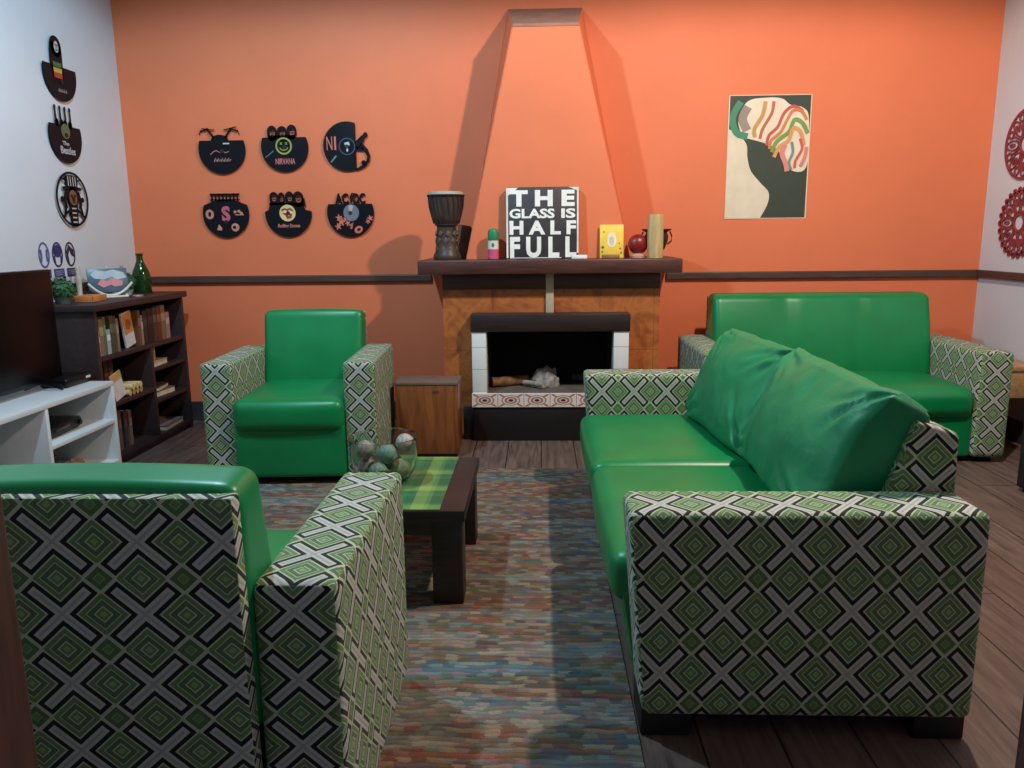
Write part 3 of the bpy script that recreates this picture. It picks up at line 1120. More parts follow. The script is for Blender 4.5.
edge = smooth([(-.245, .17), (-.19, .14), (-.135, .08), (-.125, .0), (-.10, -.08), (-.04, -.15), (.015, -.21), (.012, -.28), (-.03, -H2 + .004)])
obj('dark_shape', plate(edge + [(.245, -H2 + .004), (.245, H2 - .004), (-.245, H2 - .004)], -.0018, -.0012), C((52, 62, 50), .6, var=.05), po, False, label='dark green mass')
y = -.0022
obj('pale_cloud', plate(smooth([(-.16, .12), (-.19, .22), (-.14, .33), (-.02, .352), (.07, .345), (.12, .31), (.20, .29), (.238, .22), (.238, -.06), (.13, -.07), (.06, .04), (-.04, .09), (-.16, .12)])[:-1], y, -.0018), C((226, 212, 190), .6, var=.03), po, False)
bandset = [((62, 134, 104), .040, [(-.18, .33), (-.225, .24), (-.20, .15), (-.13, .125)]),
           ((150, 132, 120), .052, [(-.135, .30), (-.165, .23), (-.135, .16)]),
           ((196, 146, 84), .024, [(-.03, .33), (-.045, .25), (-.09, .17), (-.085, .12)]),
           ((186, 96, 66), .018, [(.02, .33), (.01, .26), (-.04, .17), (-.055, .11)]),
           ((228, 214, 192), .016, [(.055, .33), (.045, .25), (-.01, .17), (-.03, .09)]),
           ((190, 84, 70), .018, [(.20, .27), (.14, .30), (.085, .26), (.05, .18), (.0, .13), (-.012, .07)]),
           ((206, 122, 70), .018, [(.225, .22), (.19, .27), (.14, .275), (.105, .22), (.07, .15), (.015, .10), (.005, .05)]),
           ((116, 150, 76), .024, [(.235, .14), (.20, .20), (.15, .22), (.12, .15), (.05, .095), (.02, .03)]),
           ((220, 150, 84), .022, [(.215, .07), (.19, .15), (.145, .17), (.12, .10), (.065, .06), (.035, .0)]),
           ((216, 134, 120), .030, [(.10, .075), (.085, .02), (.11, -.04), (.12, -.085)]),
           ((108, 136, 136), .016, [(.14, .09), (.15, .03), (.13, -.03), (.145, -.075)]),
           ((208, 84, 70), .016, [(.19, .11), (.205, .05), (.17, -.02), (.165, -.065)]),
           ((214, 128, 118), .022, [(.232, .06), (.225, .0), (.20, -.055)])]
for rgb, wd, pts in bandset:
    y -= .0004
    obj('wave', stroke(smooth(pts), wd, y - .0004, y), C(rgb, .6, var=.04), po, False)

# ------------------------------------------------------------------ record silhouettes on the walls
VY0, VY1 = -.006, -.002
RR = .150
def disc_low(cut, n=48, R_=RR):
    a = math.asin(cut / R_)
    return [(R_ * math.cos(t), R_ * math.sin(t)) for t in [PI - a + (PI + 2 * a) * i / n for i in range(n + 1)]]
CORAL = (206, 112, 84)
def head(bm, x, z, w, h, bald=False):
    o = ell(x, z, w, h, 22)
    o = [(px * 1, pz - (.014 if pz < z else 0)) for px, pz in o]
    ringplate(o, ell(x + .002, z - .006, w * .55, h * .55, 22), VY0, VY1, bm)
    stroke([(x - w * .35, z + h * .0), (x + w * .38, z + h * .02)], h * .12, VY0, VY1, bm)
    stroke([(x - w * .2, z - h * .42), (x + w * .25, z - h * .42)], h * .12, VY0, VY1, bm)
def record(loc, rz, label, build, name='record_clock'):
    t = thing(name, label, 'wall decoration', loc, rz, 'cut vinyl records on the walls')
    build(t)
    return t
def rec_pin(t, z=0, x=0):
    obj('pin', cyl(.012, .012, 0, .012, 12, M=Matrix.Translation((x, 0, z)) @ Matrix.Rotation(R(90), 4, 'X')), M['black'], t)
    obj('back_pad', box(x - .02, x + .02, -.002, .010, z - .02, z + .02), M['black'], t)

def rec_drums(t):
    b = plate(disc_low(.055), VY0, VY1)
    plate(ell(-.01, .055, .055, .035, 20, 0, 180), VY0, VY1, b)
    for s in (-1, 1):
        stroke([(s * .035 - .01, .07), (s * .075 - .01, .125)], .012, VY0, VY1, b)
        stroke([(s * .03 - .01, .118), (s * .11 - .01, .132 + s * .004)], .006, VY0, VY1, b)
        stroke([(s * .07 - .01, .128), (s * .12 - .01, .11)], .009, VY0, VY1, b)
        stroke([(s * .115 - .01, .118), (s * .128 - .01, .09)], .005, VY0, VY1, b)
    obj('disc', b, M['vinyl'], t, False)
    obj('inlay', stroke([(.01, .036), (.05, .036)], .008, VY0 - .001, VY0), C((190, 190, 200), .4), t, False)
    s = bmesh.new()
    # scrawled script too small to read
    pts = [(-.075, -.03), (-.055, -.012), (-.035, -.006), (-.015, -.018), (.0, -.004), (.02, -.02), (.045, -.012)]
    stroke(pts, .005, VY0 - .001, VY0, s)
    for x0 in (-.045, -.025, .0, .02, .04):
        stroke([(x0 - .008, -.075), (x0, -.052), (x0 + .006, -.072), (x0 + .014, -.06)], .006, VY0 - .001, VY0, s)
    obj('script', s, C((178, 120, 116), .5), t, False)
    rec_pin(t, -.01)
def rec_trio(t):
    b = plate(disc_low(.06), VY0, VY1)
    head(b, -.075, .092, .031, .040)
    head(b, -.012, .090, .032, .038)
    head(b, .05, .098, .031, .038)
    stroke([(-.10, .065), (.07, .065)], .016, VY0, VY1, b)
    obj('disc', b, M['vinyl'], t, False)
    g = C((150, 160, 70), .5)
    f = bmesh.new()
    ringplate(ell(-.005, .008, .052, .052, 32), ell(-.005, .008, .042, .042, 32), VY0 - .0012, VY0, f)
    stroke(ell(-.005, .008, .028, .026, 12, 200, 340), .005, VY0 - .0012, VY0, f)
    for s in (-1, 1):
        stroke([(s * .016 - .012, .03), (s * .016 + .002, .016)], .004, VY0 - .0012, VY0, f)
        stroke([(s * .016 - .012, .016), (s * .016 + .002, .03)], .004, VY0 - .0012, VY0, f)
    obj('smiley', f, g, t, False, label='yellow-green smiley face')
    obj('lettering', lettering('NIRVANA', .125, .036, .001, 0, -.085, .02, VY0 - .0006), C((196, 110, 104), .5), t, False)
    obj('painted_glint', stroke([(-.125, -.06), (-.07, -.02)], .005, VY0 - .001, VY0), C((90, 120, 136), .4), t, False)  # blue-grey highlight painted on the disc
    rec_pin(t)
def rec_guitar(t):
    cut = .055
    a = math.acos(cut / RR)
    pts = [(RR * math.cos(q), RR * math.sin(q)) for q in [a + (2 * PI - 2 * a) * i / 48 for i in range(49)]]
    b = plate(pts, VY0, VY1)
    stroke([(.05, .0), (.075, .02), (.095, .035), (.105, .055)], [.05, .042, .03, .02], VY0, VY1, b)
    plate(ell(.118, .068, .014, .016, 14), VY0, VY1, b)
    stroke([(.07, .035), (.095, .06), (.112, .064)], .01, VY0, VY1, b)
    stroke([(.085, .01), (.12, -.025), (.135, -.06), (.128, -.09), (.105, -.118), (.07, -.135), (.05, -.142)], [.03, .024, .02, .02, .02, .016, .012], VY0, VY1, b)
    stroke([(.05, -.008), (.08, -.02), (.1, -.015)], .02, VY0, VY1, b)
    plate(ell(.10, -.10, .014, .016, 14), VY0, VY1, b)
    obj('disc', b, M['vinyl'], t, False)
    obj('lettering', lettering('N', .036, .082, .001, -.110, .02, .0, VY0 - .0006), C((206, 112, 92), .5), t, False)
    obj('numeral', lettering('1', .012, .082, .001, -.074, .02, .0, VY0 - .0006), C((206, 112, 92), .5), t, False)
    obj('label_ring', ringplate(ell(.0, .0, .052, .052, 32), ell(0, 0, .046, .046, 32), VY0 - .001, VY0), C((60, 72, 100), .4), t, False)
    w = bmesh.new()
    plate([(-.016, .022), (.012, .028), (.018, .01), (.006, -.004), (.006, -.03), (-.004, -.032), (-.004, .0), (-.012, .006)], VY0 - .001, VY0, w)
    obj('inlay', w, C((186, 190, 206), .5), t, False, label='white mark in the label')
    obj('painted_glint', stroke([(-.105, -.095), (-.07, -.055)], .009, VY0 - .001, VY0), C((90, 130, 150), .4), t, False)  # highlight on the vinyl, put in as a coloured stroke
    rec_pin(t, -.0)
def rec_icons(t):
    a = [(x, z) for x, z in disc_low(.055)]
    arch = [(.1395 - .279 * i / 10, .055 + .035 * math.sin(PI * i / 10)) for i in range(1, 10)]
    b = plate(a + arch, VY0, VY1)
    for k in range(8):
        x = -.085 + k * .0235
        stroke([(x, .075), (x + .002, .128 - .006 * (k % 2))], .010, VY0, VY1, b)
    stroke([(-.095, .122), (.095, .122)], .01, VY0, VY1, b)
    stroke([(-.095, .088), (.095, .088)], .008, VY0, VY1, b)
    obj('disc', b, M['vinyl'], t, False)
    pk = C((186, 92, 104), .5)
    obj('lettering', lettering('S', .056, .098, .001, 0, .0, .05, VY0 - .0006), pk, t, False, label='pink letter S')
    e = bmesh.new()
    ringplate(ell(-.105, -.002, .027, .030, 24), ell(-.105, -.002, .010, .016, 24), VY0 - .001, VY0, e)
    for (x, z) in ((.06, .012), (.085, .016), (.10, .004)):
        plate(ell(x, z, .010, .009, 10), VY0 - .001, VY0, e)
    stroke([(.06, -.006), (.115, -.006)], .006, VY0 - .001, VY0, e)
    plate([(-.065, -.10), (-.035, -.105), (-.03, -.09), (-.05, -.065)], VY0 - .001, VY0, e)
    ringplate(ell(.055, -.085, .026, .026, 16), ell(.05, -.085, .012, .010, 16), VY0 - .001, VY0, e)
    obj('emblem', e, C((196, 132, 112), .5), t, False, label='pale coral cut-outs')
    rec_pin(t, -.05)
def rec_tongue(t):
    b = plate(disc_low(.01) + [(.11, .02), (.095, .06), (-.115, .06), (-.125, .02)], VY0, VY1)
    for (x, z, w, h) in ((-.088, .098, .028, .034), (-.04, .095, .022, .034), (.012, .098, .028, .036), (.068, .092, .034, .042)):
        head(b, x, z, w, h)
    stroke([(.098, .09), (.105, .04)], .02, VY0, VY1, b)
    stroke([(-.12, .058), (.1, .058)], .014, VY0, VY1, b)
    obj('disc', b, M['vinyl'], t, False)
    obj('label', plate(ell(-.005, .0, .052, .052, 32), VY0 - .001, VY0), C((214, 196, 128), .5), t, False, label='cream round label')
    m = bmesh.new()
    stroke([(-.042, .016), (-.02, .026), (-.005, .018), (.012, .028), (.03, .012)], .012, VY0 - .002, VY0 - .001, m)
    stroke([(-.03, .004), (-.012, -.01), (-.004, -.03), (.012, -.026), (.016, -.004)], .018, VY0 - .002, VY0 - .001, m)
    obj('emblem', m, C((160, 40, 52), .5), t, False, label='red lips and tongue emblem')
    obj('teeth', stroke([(-.03, .008), (-.004, .002), (.024, .006)], .008, VY0 - .0026, VY0 - .002), C((232, 226, 220), .5), t, False)
    obj('lettering', lettering('Rolling Stones', .145, .030, .001, .0, -.082, .02, VY0 - .0006, .2), C((206, 122, 104), .5), t, False)
    rec_pin(t)
def rec_acdc(t):
    b = plate(disc_low(.055), VY0, VY1)
    lettering('AC', .086, .068, .004, -.052, .088, .045, -.004, bm=b)
    lettering('DC', .078, .068, .004, .060, .088, .045, -.004, bm=b)
    plate([(.012, .124), (.022, .124), (.012, .094), (.022, .094), (-.002, .052), (.004, .084), (-.004, .084)], VY0, VY1, b)
    obj('disc', b, M['vinyl'], t, False)
    obj('label', plate(ell(.005, .0, .050, .052, 32), VY0 - .001, VY0), C((112, 116, 126), .35), t, False, label='grey round label')
    obj('painted_glint', plate([(-.01, .048), (.02, .045), (.008, .0), (-.008, .005)], VY0 - .002, VY0 - .001), C((170, 172, 176), .4), t, False)  # light catching the label, painted as a paler wedge
    e = bmesh.new()
    for (x, z, q) in ((-.075, -.03, .02), (-.06, -.055, .024), (-.082, -.085, .02), (-.035, -.04, .014), (.125, -.035, .018), (.11, -.055, .014), (-.02, -.065, .016)):
        pts = [(x + q * (1 + .5 * math.sin(5 * a + x * 90)) * math.cos(a) * .8, z + q * (1 + .5 * math.sin(5 * a + x * 90)) * math.sin(a) * .8) for a in [2 * PI * i / 20 for i in range(20)]]
        plate(pts, VY0 - .001, VY0, e)
    ringplate(ell(.048, -.105, .028, .022, 20, rot=.5), ell(.05, -.105, .013, .008, 20, rot=.5), VY0 - .001, VY0, e)
    stroke([(-.01, -.08), (.012, -.06), (.0, -.10)], .012, VY0 - .001, VY0, e)
    obj('emblem', e, C((204, 108, 88), .5), t, False, label='coral cut-outs')
    rec_pin(t)
WY = YB - .012
record((-2.0, WY, 1.752), 0, 'record cut like a drum kit, first of the upper row on orange', rec_drums)
record((-1.600, WY, 1.760), 0, 'record with three heads and a smiley face on orange wall', rec_trio)
record((-1.205, WY, 1.760), 0, 'record cut away on one side with a bending guitarist', rec_guitar)
record((-2.005, WY, 1.356), 0, 'record with pink S and small emblems, below the drum-kit record', rec_icons)
record((-1.602, WY, 1.357), 0, 'record with four heads and a red tongue emblem', rec_tongue)
record((-1.203, WY, 1.354), 0, 'record with AC/DC letters above a grey label', rec_acdc)

def rec_singer(t):
    b = plate(disc_low(.03), VY0, VY1)
    stroke([(-.02, -.03), (-.02, .06), (-.018, .11), (-.015, .145)], [.10, .105, .105, .09], VY0, VY1, b)
    plate(ell(-.016, .13, .050, .055, 20), VY0, VY1, b)
    obj('disc', b, M['vinyl'], t, False)
    f = bmesh.new()
    plate(ell(-.012, .128, .020, .030, 16), VY0 - .001, VY0, f)
    obj('face', f, C((176, 178, 178), .5), t, False, label='pale face')
    k = bmesh.new()
    for (x, z) in ((-.02, .138), (-.003, .138)):
        plate(ell(x, z, .006, .004, 10), VY0 - .002, VY0 - .001, k)
    stroke([(-.02, .112), (-.004, .112)], .006, VY0 - .002, VY0 - .001, k)
    stroke([(-.012, .134), (-.012, .122)], .004, VY0 - .002, VY0 - .001, k)
    obj('feature', k, M['black'], t, False)
    for (z, rgb) in ((.035, (66, 104, 60)), (.005, (186, 158, 66)), (-.022, (160, 60, 46))):
        obj('stripe', plate([(-.055, z - .012), (.015, z - .012), (.02, z + .013), (-.058, z + .013)], VY0 - .001, VY0), C(rgb, .5), t, False)
    s = bmesh.new()
    for k_ in range(5):
        stroke([(-.03 + k_ * .016, -.105), (-.026 + k_ * .016, -.088), (-.02 + k_ * .016, -.102)], .005, VY0 - .001, VY0, s)
    obj('script', s, C((130, 130, 136), .5), t, False)
    rec_pin(t, -.05)
def rec_necks(t):
    b = plate(disc_low(.05), VY0, VY1)
    for k in range(4):
        x = -.075 + k * .045
        stroke([(x + .012 * (1 if k < 2 else -1), .045), (x, .085), (x, .135)], [.02, .012, .009], VY0, VY1, b)
        plate(ell(x, .14, .008, .012, 12), VY0, VY1, b)
        plate(ell(x + .006 * (1 if k < 2 else -1), .058, .017, .022, 14), VY0, VY1, b)
    obj('disc', b, M['vinyl'], t, False)
    obj('label', plate(ell(0, .02, .04, .04, 24), VY0 - .001, VY0), C((88, 104, 70), .5), t, False, label='dull green label')
    obj('lettering', lettering('The', .06, .022, .001, -.01, -.045, .02, VY0 - .0006), C((176, 176, 182), .5), t, False)
    obj('lettering', lettering('Beatles', .135, .040, .001, .005, -.082, .02, VY0 - .0006), C((176, 176, 182), .5), t, False)
    rec_pin(t)
def rec_skull(t):
    b = ringplate(ell(0, 0, RR, RR, 48), ell(0, 0, RR - .012, RR - .012, 48), VY0, VY1)
    plate([(-.075, .05), (.085, .05), (.10, .065), (.055, .07), (.062, .128), (-.05, .128), (-.045, .07), (-.09, .065)], VY0, VY1, b)
    plate(ell(.003, .015, .052, .055, 24), VY0, VY1, b)
    plate([(-.035, -.03), (.04, -.03), (.03, -.145), (-.03, -.145)], VY0, VY1, b)
    for s in (-1, 1):
        stroke([(s * .055, .04), (s * .075, -.01), (s * .065, -.05)], .022, VY0, VY1, b)
        stroke([(s * .07, -.04), (s * .085, -.09), (s * .105, -.1)], .016, VY0, VY1, b)
        stroke([(s * .03, -.06), (s * .08, -.08)], .014, VY0, VY1, b)
        stroke([(s * .05, .10), (s * .095, .112)], .008, VY0, VY1, b)
        plate(ell(s * .095, .0, .014, .014, 12), VY0, VY1, b)
    obj('disc', b, M['vinyl'], t, False)
    obj('face', plate(ell(.003, .008, .036, .042, 20), VY0 - .001, VY0), C((128, 86, 58), .5), t, False, label='brown skull face')
    k = bmesh.new()
    for s in (-1, 1):
        plate(ell(s * .015 + .003, .018, .010, .010, 12), VY0 - .002, VY0 - .001, k)
    stroke([(-.014, -.018), (.02, -.018)], .006, VY0 - .002, VY0 - .001, k)
    plate([(-.002, .004), (.008, .004), (.003, .012)], VY0 - .002, VY0 - .001, k)
    obj('feature', k, M['black'], t, False)
    for x in (-.03, -.008, .016, .038):
        obj('hat_stripe', stroke([(x, .072), (x, .124)], .006, VY0 - .001, VY0), C((190, 188, 184), .5), t, False)
    for z in (-.05, -.075, -.1, -.125):
        obj('rib', stroke([(-.02, z), (.02, z)], .007, VY0 - .001, VY0), C((190, 188, 184), .5), t, False)
    rec_pin(t, .0)
LX = XL + .012
record((LX, 4.405, 2.10), R(90), 'topmost record on the white wall, a singer with coloured stripes', rec_singer)
record((LX, 4.395, 1.77), R(90), 'record with four guitar necks and The Beatles lettering', rec_necks)
record((LX, 4.395, 1.425), R(90), 'ring-shaped record with a skull in a top hat', rec_skull)

# three face stickers over the television
for k, (yy, rgb, lab) in enumerate(((4.10, (74, 88, 140), 'sticker of a pale oval face, nearest the television'), (4.218, (44, 50, 104), 'middle sticker of three, an oval face in dark blue mask'), (4.335, (34, 36, 66), 'darkest oval face sticker, nearest the bookshelf bottle'))):
    t = thing('wall_sticker', lab + ' on white wall', 'sticker', (XL + .0015, yy, 1.118), R(90), 'oval face stickers on the white wall')
    obj('oval', ringplate(ell(0, .006, .047, .068, 28), ell(0, .006, .037, .058, 28), -.0012, 0), C(rgb, .6), t, False)
    m = bmesh.new()
    if k == 0:
        for s in (-1, 1):
            stroke([(s * .026, .035), (s * .022, .0), (s * .028, -.03)], .014, -.0012, 0, m)
    elif k == 1:
        plate(ell(0, .025, .036, .034, 20), -.0012, 0, m)
        for s in (-1, 1):
            stroke([(s * .03, .0), (s * .026, -.04)], .012, -.0012, 0, m)
    else:
        plate([(-.034, .02), (-.01, .058), (.03, .03), (.034, -.01), (.01, .0), (-.005, .03), (-.02, .0), (-.012, -.05), (-.03, -.03)], -.0012, 0, m)
    obj('face', m, C(rgb, .6), t, False)
    obj('caption_block', plate([(-.046, -.116), (.046, -.116), (.046, -.070), (-.046, -.070)], -.0012, 0), C((58, 66, 112) if k < 2 else (44, 46, 76), .6), t, False)
    s = bmesh.new()
    for z in (-.083, -.093, -.103):
        stroke([(-.034, z), (.034 - .01 * (z < -.1), z)], .0032, -.0018, -.0012, s)
    obj('caption_line', s, C((150, 156, 186), .6), t, False)

# red lace medallions on the white wall beside the sofa
def medallion(loc, rad, kind, label):
    t = thing('lace_medallion', label, 'wall decoration', loc, R(-90), 'red lace medallions on the white wall')
    mr = C((138, 54, 58), .6)
    y0, y1 = -.008, 0
    b = ringplate(ell(0, 0, rad, rad, 64), ell(0, 0, rad * .93, rad * .93, 64), y0, y1)
    if kind == 1:
        for k in range(26):
            a = 2 * PI * k / 26
            ringplate(ell(rad * 1.02 * math.cos(a), rad * 1.02 * math.sin(a), rad * .085, rad * .085, 12), ell(rad * 1.02 * math.cos(a), rad * 1.02 * math.sin(a), rad * .04, rad * .04, 12), y0, y1, b)
    obj('rim', b, mr, t, False)
    b = ringplate(ell(0, 0, rad * .30, rad * .30, 32), ell(0, 0, rad * .22, rad * .22, 32), y0, y1)
    n = 8 if kind == 0 else 10
    for k in range(n):
        a = 2 * PI * k / n
        cx, cz = rad * .62 * math.cos(a), rad * .62 * math.sin(a)
        ringplate(ell(cx, cz, rad * .31, rad * .155, 24, rot=a), ell(cx, cz, rad * .265, rad * .115, 24, rot=a), y0, y1, b)
        ringplate(ell(cx * 1.03, cz * 1.03, rad * .13, rad * .06, 16, rot=a), ell(cx * 1.03, cz * 1.03, rad * .085, rad * .025, 16, rot=a), y0, y1, b)
        a2 = a + PI / n
        cx, cz = rad * .80 * math.cos(a2), rad * .80 * math.sin(a2)
        ringplate(ell(cx, cz, rad * .14, rad * .12, 16, rot=a2), ell(cx, cz, rad * .09, rad * .07, 16, rot=a2), y0, y1, b)
        stroke([(rad * .27 * math.cos(a2), rad * .27 * math.sin(a2)), (rad * .70 * math.cos(a2), rad * .70 * math.sin(a2))], rad * .035, y0, y1, b)
    obj('lacework', b, mr, t, False)
medallion((XR - .001, 4.69, 1.685), .20, 0, 'smooth-rimmed red lace medallion hanging above the scalloped one')
medallion((XR - .001, 4.675, 1.245), .185, 1, 'scalloped red lace medallion hanging just above the dark rail')

# ------------------------------------------------------------------ bookshelf
BF, BK, BY0, BY1, BH = -2.26, -2.60, 3.87, 4.87, .877
bs = thing('bookshelf', 'dark wooden bookshelf along the white wall beside the television', 'bookshelf', (-2.43, 4.37, 0))
q = lambda x: x + 2.43
w_ = lambda y: y - 4.37
S1, S2, S3, S4, S5, DV = .604, .347, .455, .265, .055, 4.42   # shelf heights and divider
obj('top_board', box(q(BK - .005), q(BF + .02), w_(BY0 - .02), w_(BY1 + .025), BH - .035, BH, .005), M['shelfw'], bs)
for y in (BY0, BY1 - .025):
    obj('side_panel', box(q(BK), q(BF), w_(y), w_(y + .025), 0, BH - .035, .002), M['shelfw'], bs)
obj('back_panel', box(q(BK), q(BK + .012), w_(BY0 + .025), w_(BY1 - .025), .04, BH - .035), M['shelfw'], bs, False)
obj('shelf', box(q(BK + .012), q(BF - .004), w_(BY0 + .025), w_(BY1 - .025), S1 - .025, S1, .002), M['shelfw'], bs)
obj('divider', box(q(BK + .012), q(BF - .006), w_(DV), w_(DV + .025), S5, S1 - .025, .002), M['shelfw'], bs)
obj('shelf', box(q(BK + .012), q(BF - .006), w_(BY0 + .025), w_(DV), S2 - .025, S2, .002), M['shelfw'], bs)
obj('shelf', box(q(BK + .012), q(BF - .006), w_(DV + .025), w_(BY1 - .025), S3 - .02, S3, .002), M['shelfw'], bs)
obj('shelf', box(q(BK + .012), q(BF - .006), w_(DV + .025), w_(BY1 - .025), S4 - .02, S4, .002), M['shelfw'], bs)
obj('bottom_board', box(q(BK + .012), q(BF - .002), w_(BY0 + .025), w_(BY1 - .025), S5 - .025, S5, .002), M['shelfw'], bs)
obj('kick_board', box(q(BF - .03), q(BF - .012), w_(BY0 + .025), w_(BY1 - .025), 0, S5 - .025), M['shelfw'], bs, False)

def book(y, w, h, d, z, rgb, label, lean=0.0, xf=BF - .02, tip=None, cat='book', grp='books standing on the top shelf'):
    """upright book, spine to the room (+X); y is its near edge"""
    t = thing('book', label, cat, (xf, y + w / 2, z), 0, grp)
    t.rotation_euler = (R(lean), 0, 0)
    m = C(rgb, .5, var=.1)
    b = box(-.004, 0, -w / 2, w / 2, 0, h, .001)
    box(-d, -.002, -w / 2, -w / 2 + .002, 0, h, bm=b)
    box(-d, -.002, w / 2 - .002, w / 2, 0, h, bm=b)
    obj('cover', b, m, t, False)
    obj('pages', box(-d + .006, -.004, -w / 2 + .002, w / 2 - .002, .003, h - .004), C((214, 204, 180), .8), t, False)
    obj('spine_label', box(-.001, .0012, -w / 2 + .003, w / 2 - .003, h * .55, h * .78), C(tip or tuple(min(255, int(c * 1.25 + 12)) for c in rgb), .5), t, False)
    return t
SZ = S1 + .0006
y = 3.90
row = [(.034, .13, (170, 146, 104), 'low cream book, first at the near end of the top shelf'),
       (.040, .19, (118, 104, 84), 'grey-beige book second from the near end of the top shelf'),
       (.022, .20, (88, 96, 56), 'thin olive green book on the top shelf'),
       (.034, .13, (150, 166, 174), 'short pale blue book on the top shelf'),
       (.036, .20, (66, 72, 48), 'dark green book between pale blue and brown ones'),
       (.024, .195, (78, 64, 52), 'dull brown book just past the dark green one'),
       (.022, .18, (124, 110, 94), 'slim tan book before the dark gap on the top shelf')]
for w, h, rgb, lab in row:
    book(y, w, h, .15, SZ, rgb, lab)
    y += w + .002
lw = thing('book', 'orange and white book tilted with its cover to the room on the top shelf', 'book', (BF - .035, 4.275, SZ), 0, 'books standing on the top shelf')
lw.rotation_euler = (R(11), 0, 0)
obj('cover', box(-.014, 0, -.05, .05, .010, .205, .002), C((206, 200, 200), .5), lw, False)
obj('cover_art', box(-.001, .0012, -.048, .048, .085, .203, .0), C((196, 132, 76), .5), lw, False, label='orange upper cover')
obj('cover_spot', plate(ell(0, .135, .028, .03, 20), -.0005, .0005), C((156, 90, 44), .5), lw, False).matrix_local = Matrix.Translation((.0016, 0, 0)) @ Matrix.Rotation(R(90), 4, 'Z')
y = 4.335
row = [(.024, .20, (112, 74, 50), 'thin reddish brown book just past the tilted book'),
       (.022, .17, (140, 122, 106), 'slim beige book between two brown books'),
       (.046, .19, (44, 34, 40), 'thick blackish purple book on the top shelf'),
       (.060, .20, (34, 27, 29), 'thick black book in the middle of the top shelf'),
       (.044, .20, (70, 54, 40), 'dark olive brown book on the top shelf'),
       (.046, .20, (106, 50, 36), 'rust red book on the top shelf'),
       (.050, .205, (128, 94, 70), 'tan book beside the pale pink one on the top shelf'),
       (.046, .16, (150, 120, 116), 'pale pink book at the far end of the top shelf')]
for w, h, rgb, lab in row:
    book(y, w, h, .15, SZ, rgb, lab)
    y += w + .005
# second row, near column
G2 = 'things in the near column of the bookshelf'
Z2 = S2 + .0006
book(3.94, .06, .20, .12, Z2, (196, 150, 66), 'mustard yellow book standing below the cream one', xf=BF - .07, grp=G2)
cv = thing('booklet', 'white booklet leaning out of the bookshelf beside the white stand', 'booklet', (BF - .012, 4.075, Z2), 0, G2)
cv.rotation_euler = (R(8), R(-7), R(6))
obj('cover', box(-.006, 0, -.065, .065, .010, .15, .001), C((206, 200, 198), .5), cv, False)
obj('cover_band', box(-.001, .001, -.065, .065, .11, .15), C((196, 152, 80), .5), cv, False)
book(4.20, .045, .19, .12, Z2, (90, 56, 44), 'brown book at the back of the near column', xf=BF - .17, grp=G2)
book(4.25, .045, .185, .12, Z2, (98, 70, 54), 'lighter brown book beside it at the back', xf=BF - .17, grp=G2)
def roll(p0, p1, r, rgb, label, grp):
    p0, p1 = Vector(p0), Vector(p1)
    b = bmesh.new()
    tube([Vector((0, 0, 0)), (p1 - p0) * .5, p1 - p0], r, 14, b)
    o = obj('paper_roll', b, C(rgb, .8))
    o.location = p0
    tag(o, label, 'paper roll', grp)
GR = 'yellowed paper rolls on the lower shelf'
rr_ = .0175
for (y0, up, rgb, lab) in ((4.165, 0, (198, 172, 116), 'yellowed paper roll nearest the white booklet'),
                      (4.205, 0, (186, 160, 104), 'second yellowed paper roll from the white booklet'),
                      (4.245, 0, (200, 178, 126), 'third yellowed paper roll from the white booklet'),
                      (4.285, 0, (190, 164, 108), 'yellowed paper roll farthest from the white booklet'),
                      (4.187, 1, (208, 186, 134), 'yellowed paper roll lying on the first two'),
                      (4.227, 1, (196, 170, 114), 'yellowed paper roll lying on the middle two'),
                      (4.267, 1, (204, 182, 128), 'yellowed paper roll lying on the last two')):
    z = Z2 + rr_ + up * .030
    roll((BF - .145, y0 - .004, z), (BF - .015 + .01 * up, y0 + .004, z), rr_, rgb, lab, GR)
G3 = 'books low in the near column'
for k, (w, h, rgb, lab) in enumerate(((.04, .20, (70, 50, 48), 'dark brown book at the bottom of the near column'), (.03, .22, (92, 72, 66), 'faded brown book at the bottom of the near column'), (.035, .21, (58, 44, 46), 'blackish book at the bottom of the near column'), (.03, .2, (104, 86, 76), 'tallest tan-grey book at the bottom of the near column'))):
    book(4.04 + k * .055, w, h, .16, S5 + .0006, rgb, lab, xf=BF - .06, grp=G3)
# far column: lying books
def flat_book(x0, y0, z, w, l, h, rgb, label, rz, grp):
    t = thing('book', label, 'book', (x0, y0, z), R(rz), grp)
    b = box(-w / 2, w / 2, -l / 2, l / 2, 0, .003)
    box(-w / 2, w / 2, -l / 2, l / 2, h - .003, h, bm=b)
    box(-w / 2, -w / 2 + .003, -l / 2, l / 2, 0, h, bm=b)
    obj('cover', b, C(rgb, .5), t, False)
    obj('pages', box(-w / 2 + .003, w / 2 - .003, -l / 2 + .004, l / 2 - .004, .003, h - .003), C((206, 192, 160), .8), t, False)
G4 = 'books lying in the far column'
flat_book(BF - .10, 4.575, S3 + .0006, .14, .19, .03, (176, 160, 130), 'beige book lying on the upper shelf of the far column', 4, G4)
book(4.52, .028, .095, .10, S3 + .0315, (178, 150, 100), 'small tan book standing on the beige lying book', xf=BF - .06, grp=G4)
book(4.552, .024, .088, .10, S3 + .0315, (160, 138, 96), 'small mustard book standing beside the small tan book', xf=BF - .06, grp=G4)
flat_book(BF - .11, 4.615, S4 + .0006, .15, .22, .035, (110, 88, 88), 'mauve grey book lying on the middle shelf of the far column', -5, G4)
flat_book(BF - .11, 4.605, S4 + .0362, .13, .18, .026, (78, 66, 68), 'dark grey book lying on the mauve grey one', 8, G4)
flat_book(BF - .10, 4.66, S5 + .0006, .16, .26, .03, (120, 104, 106), 'pale mauve book lying on the bottom board of the far column', 3, G4)

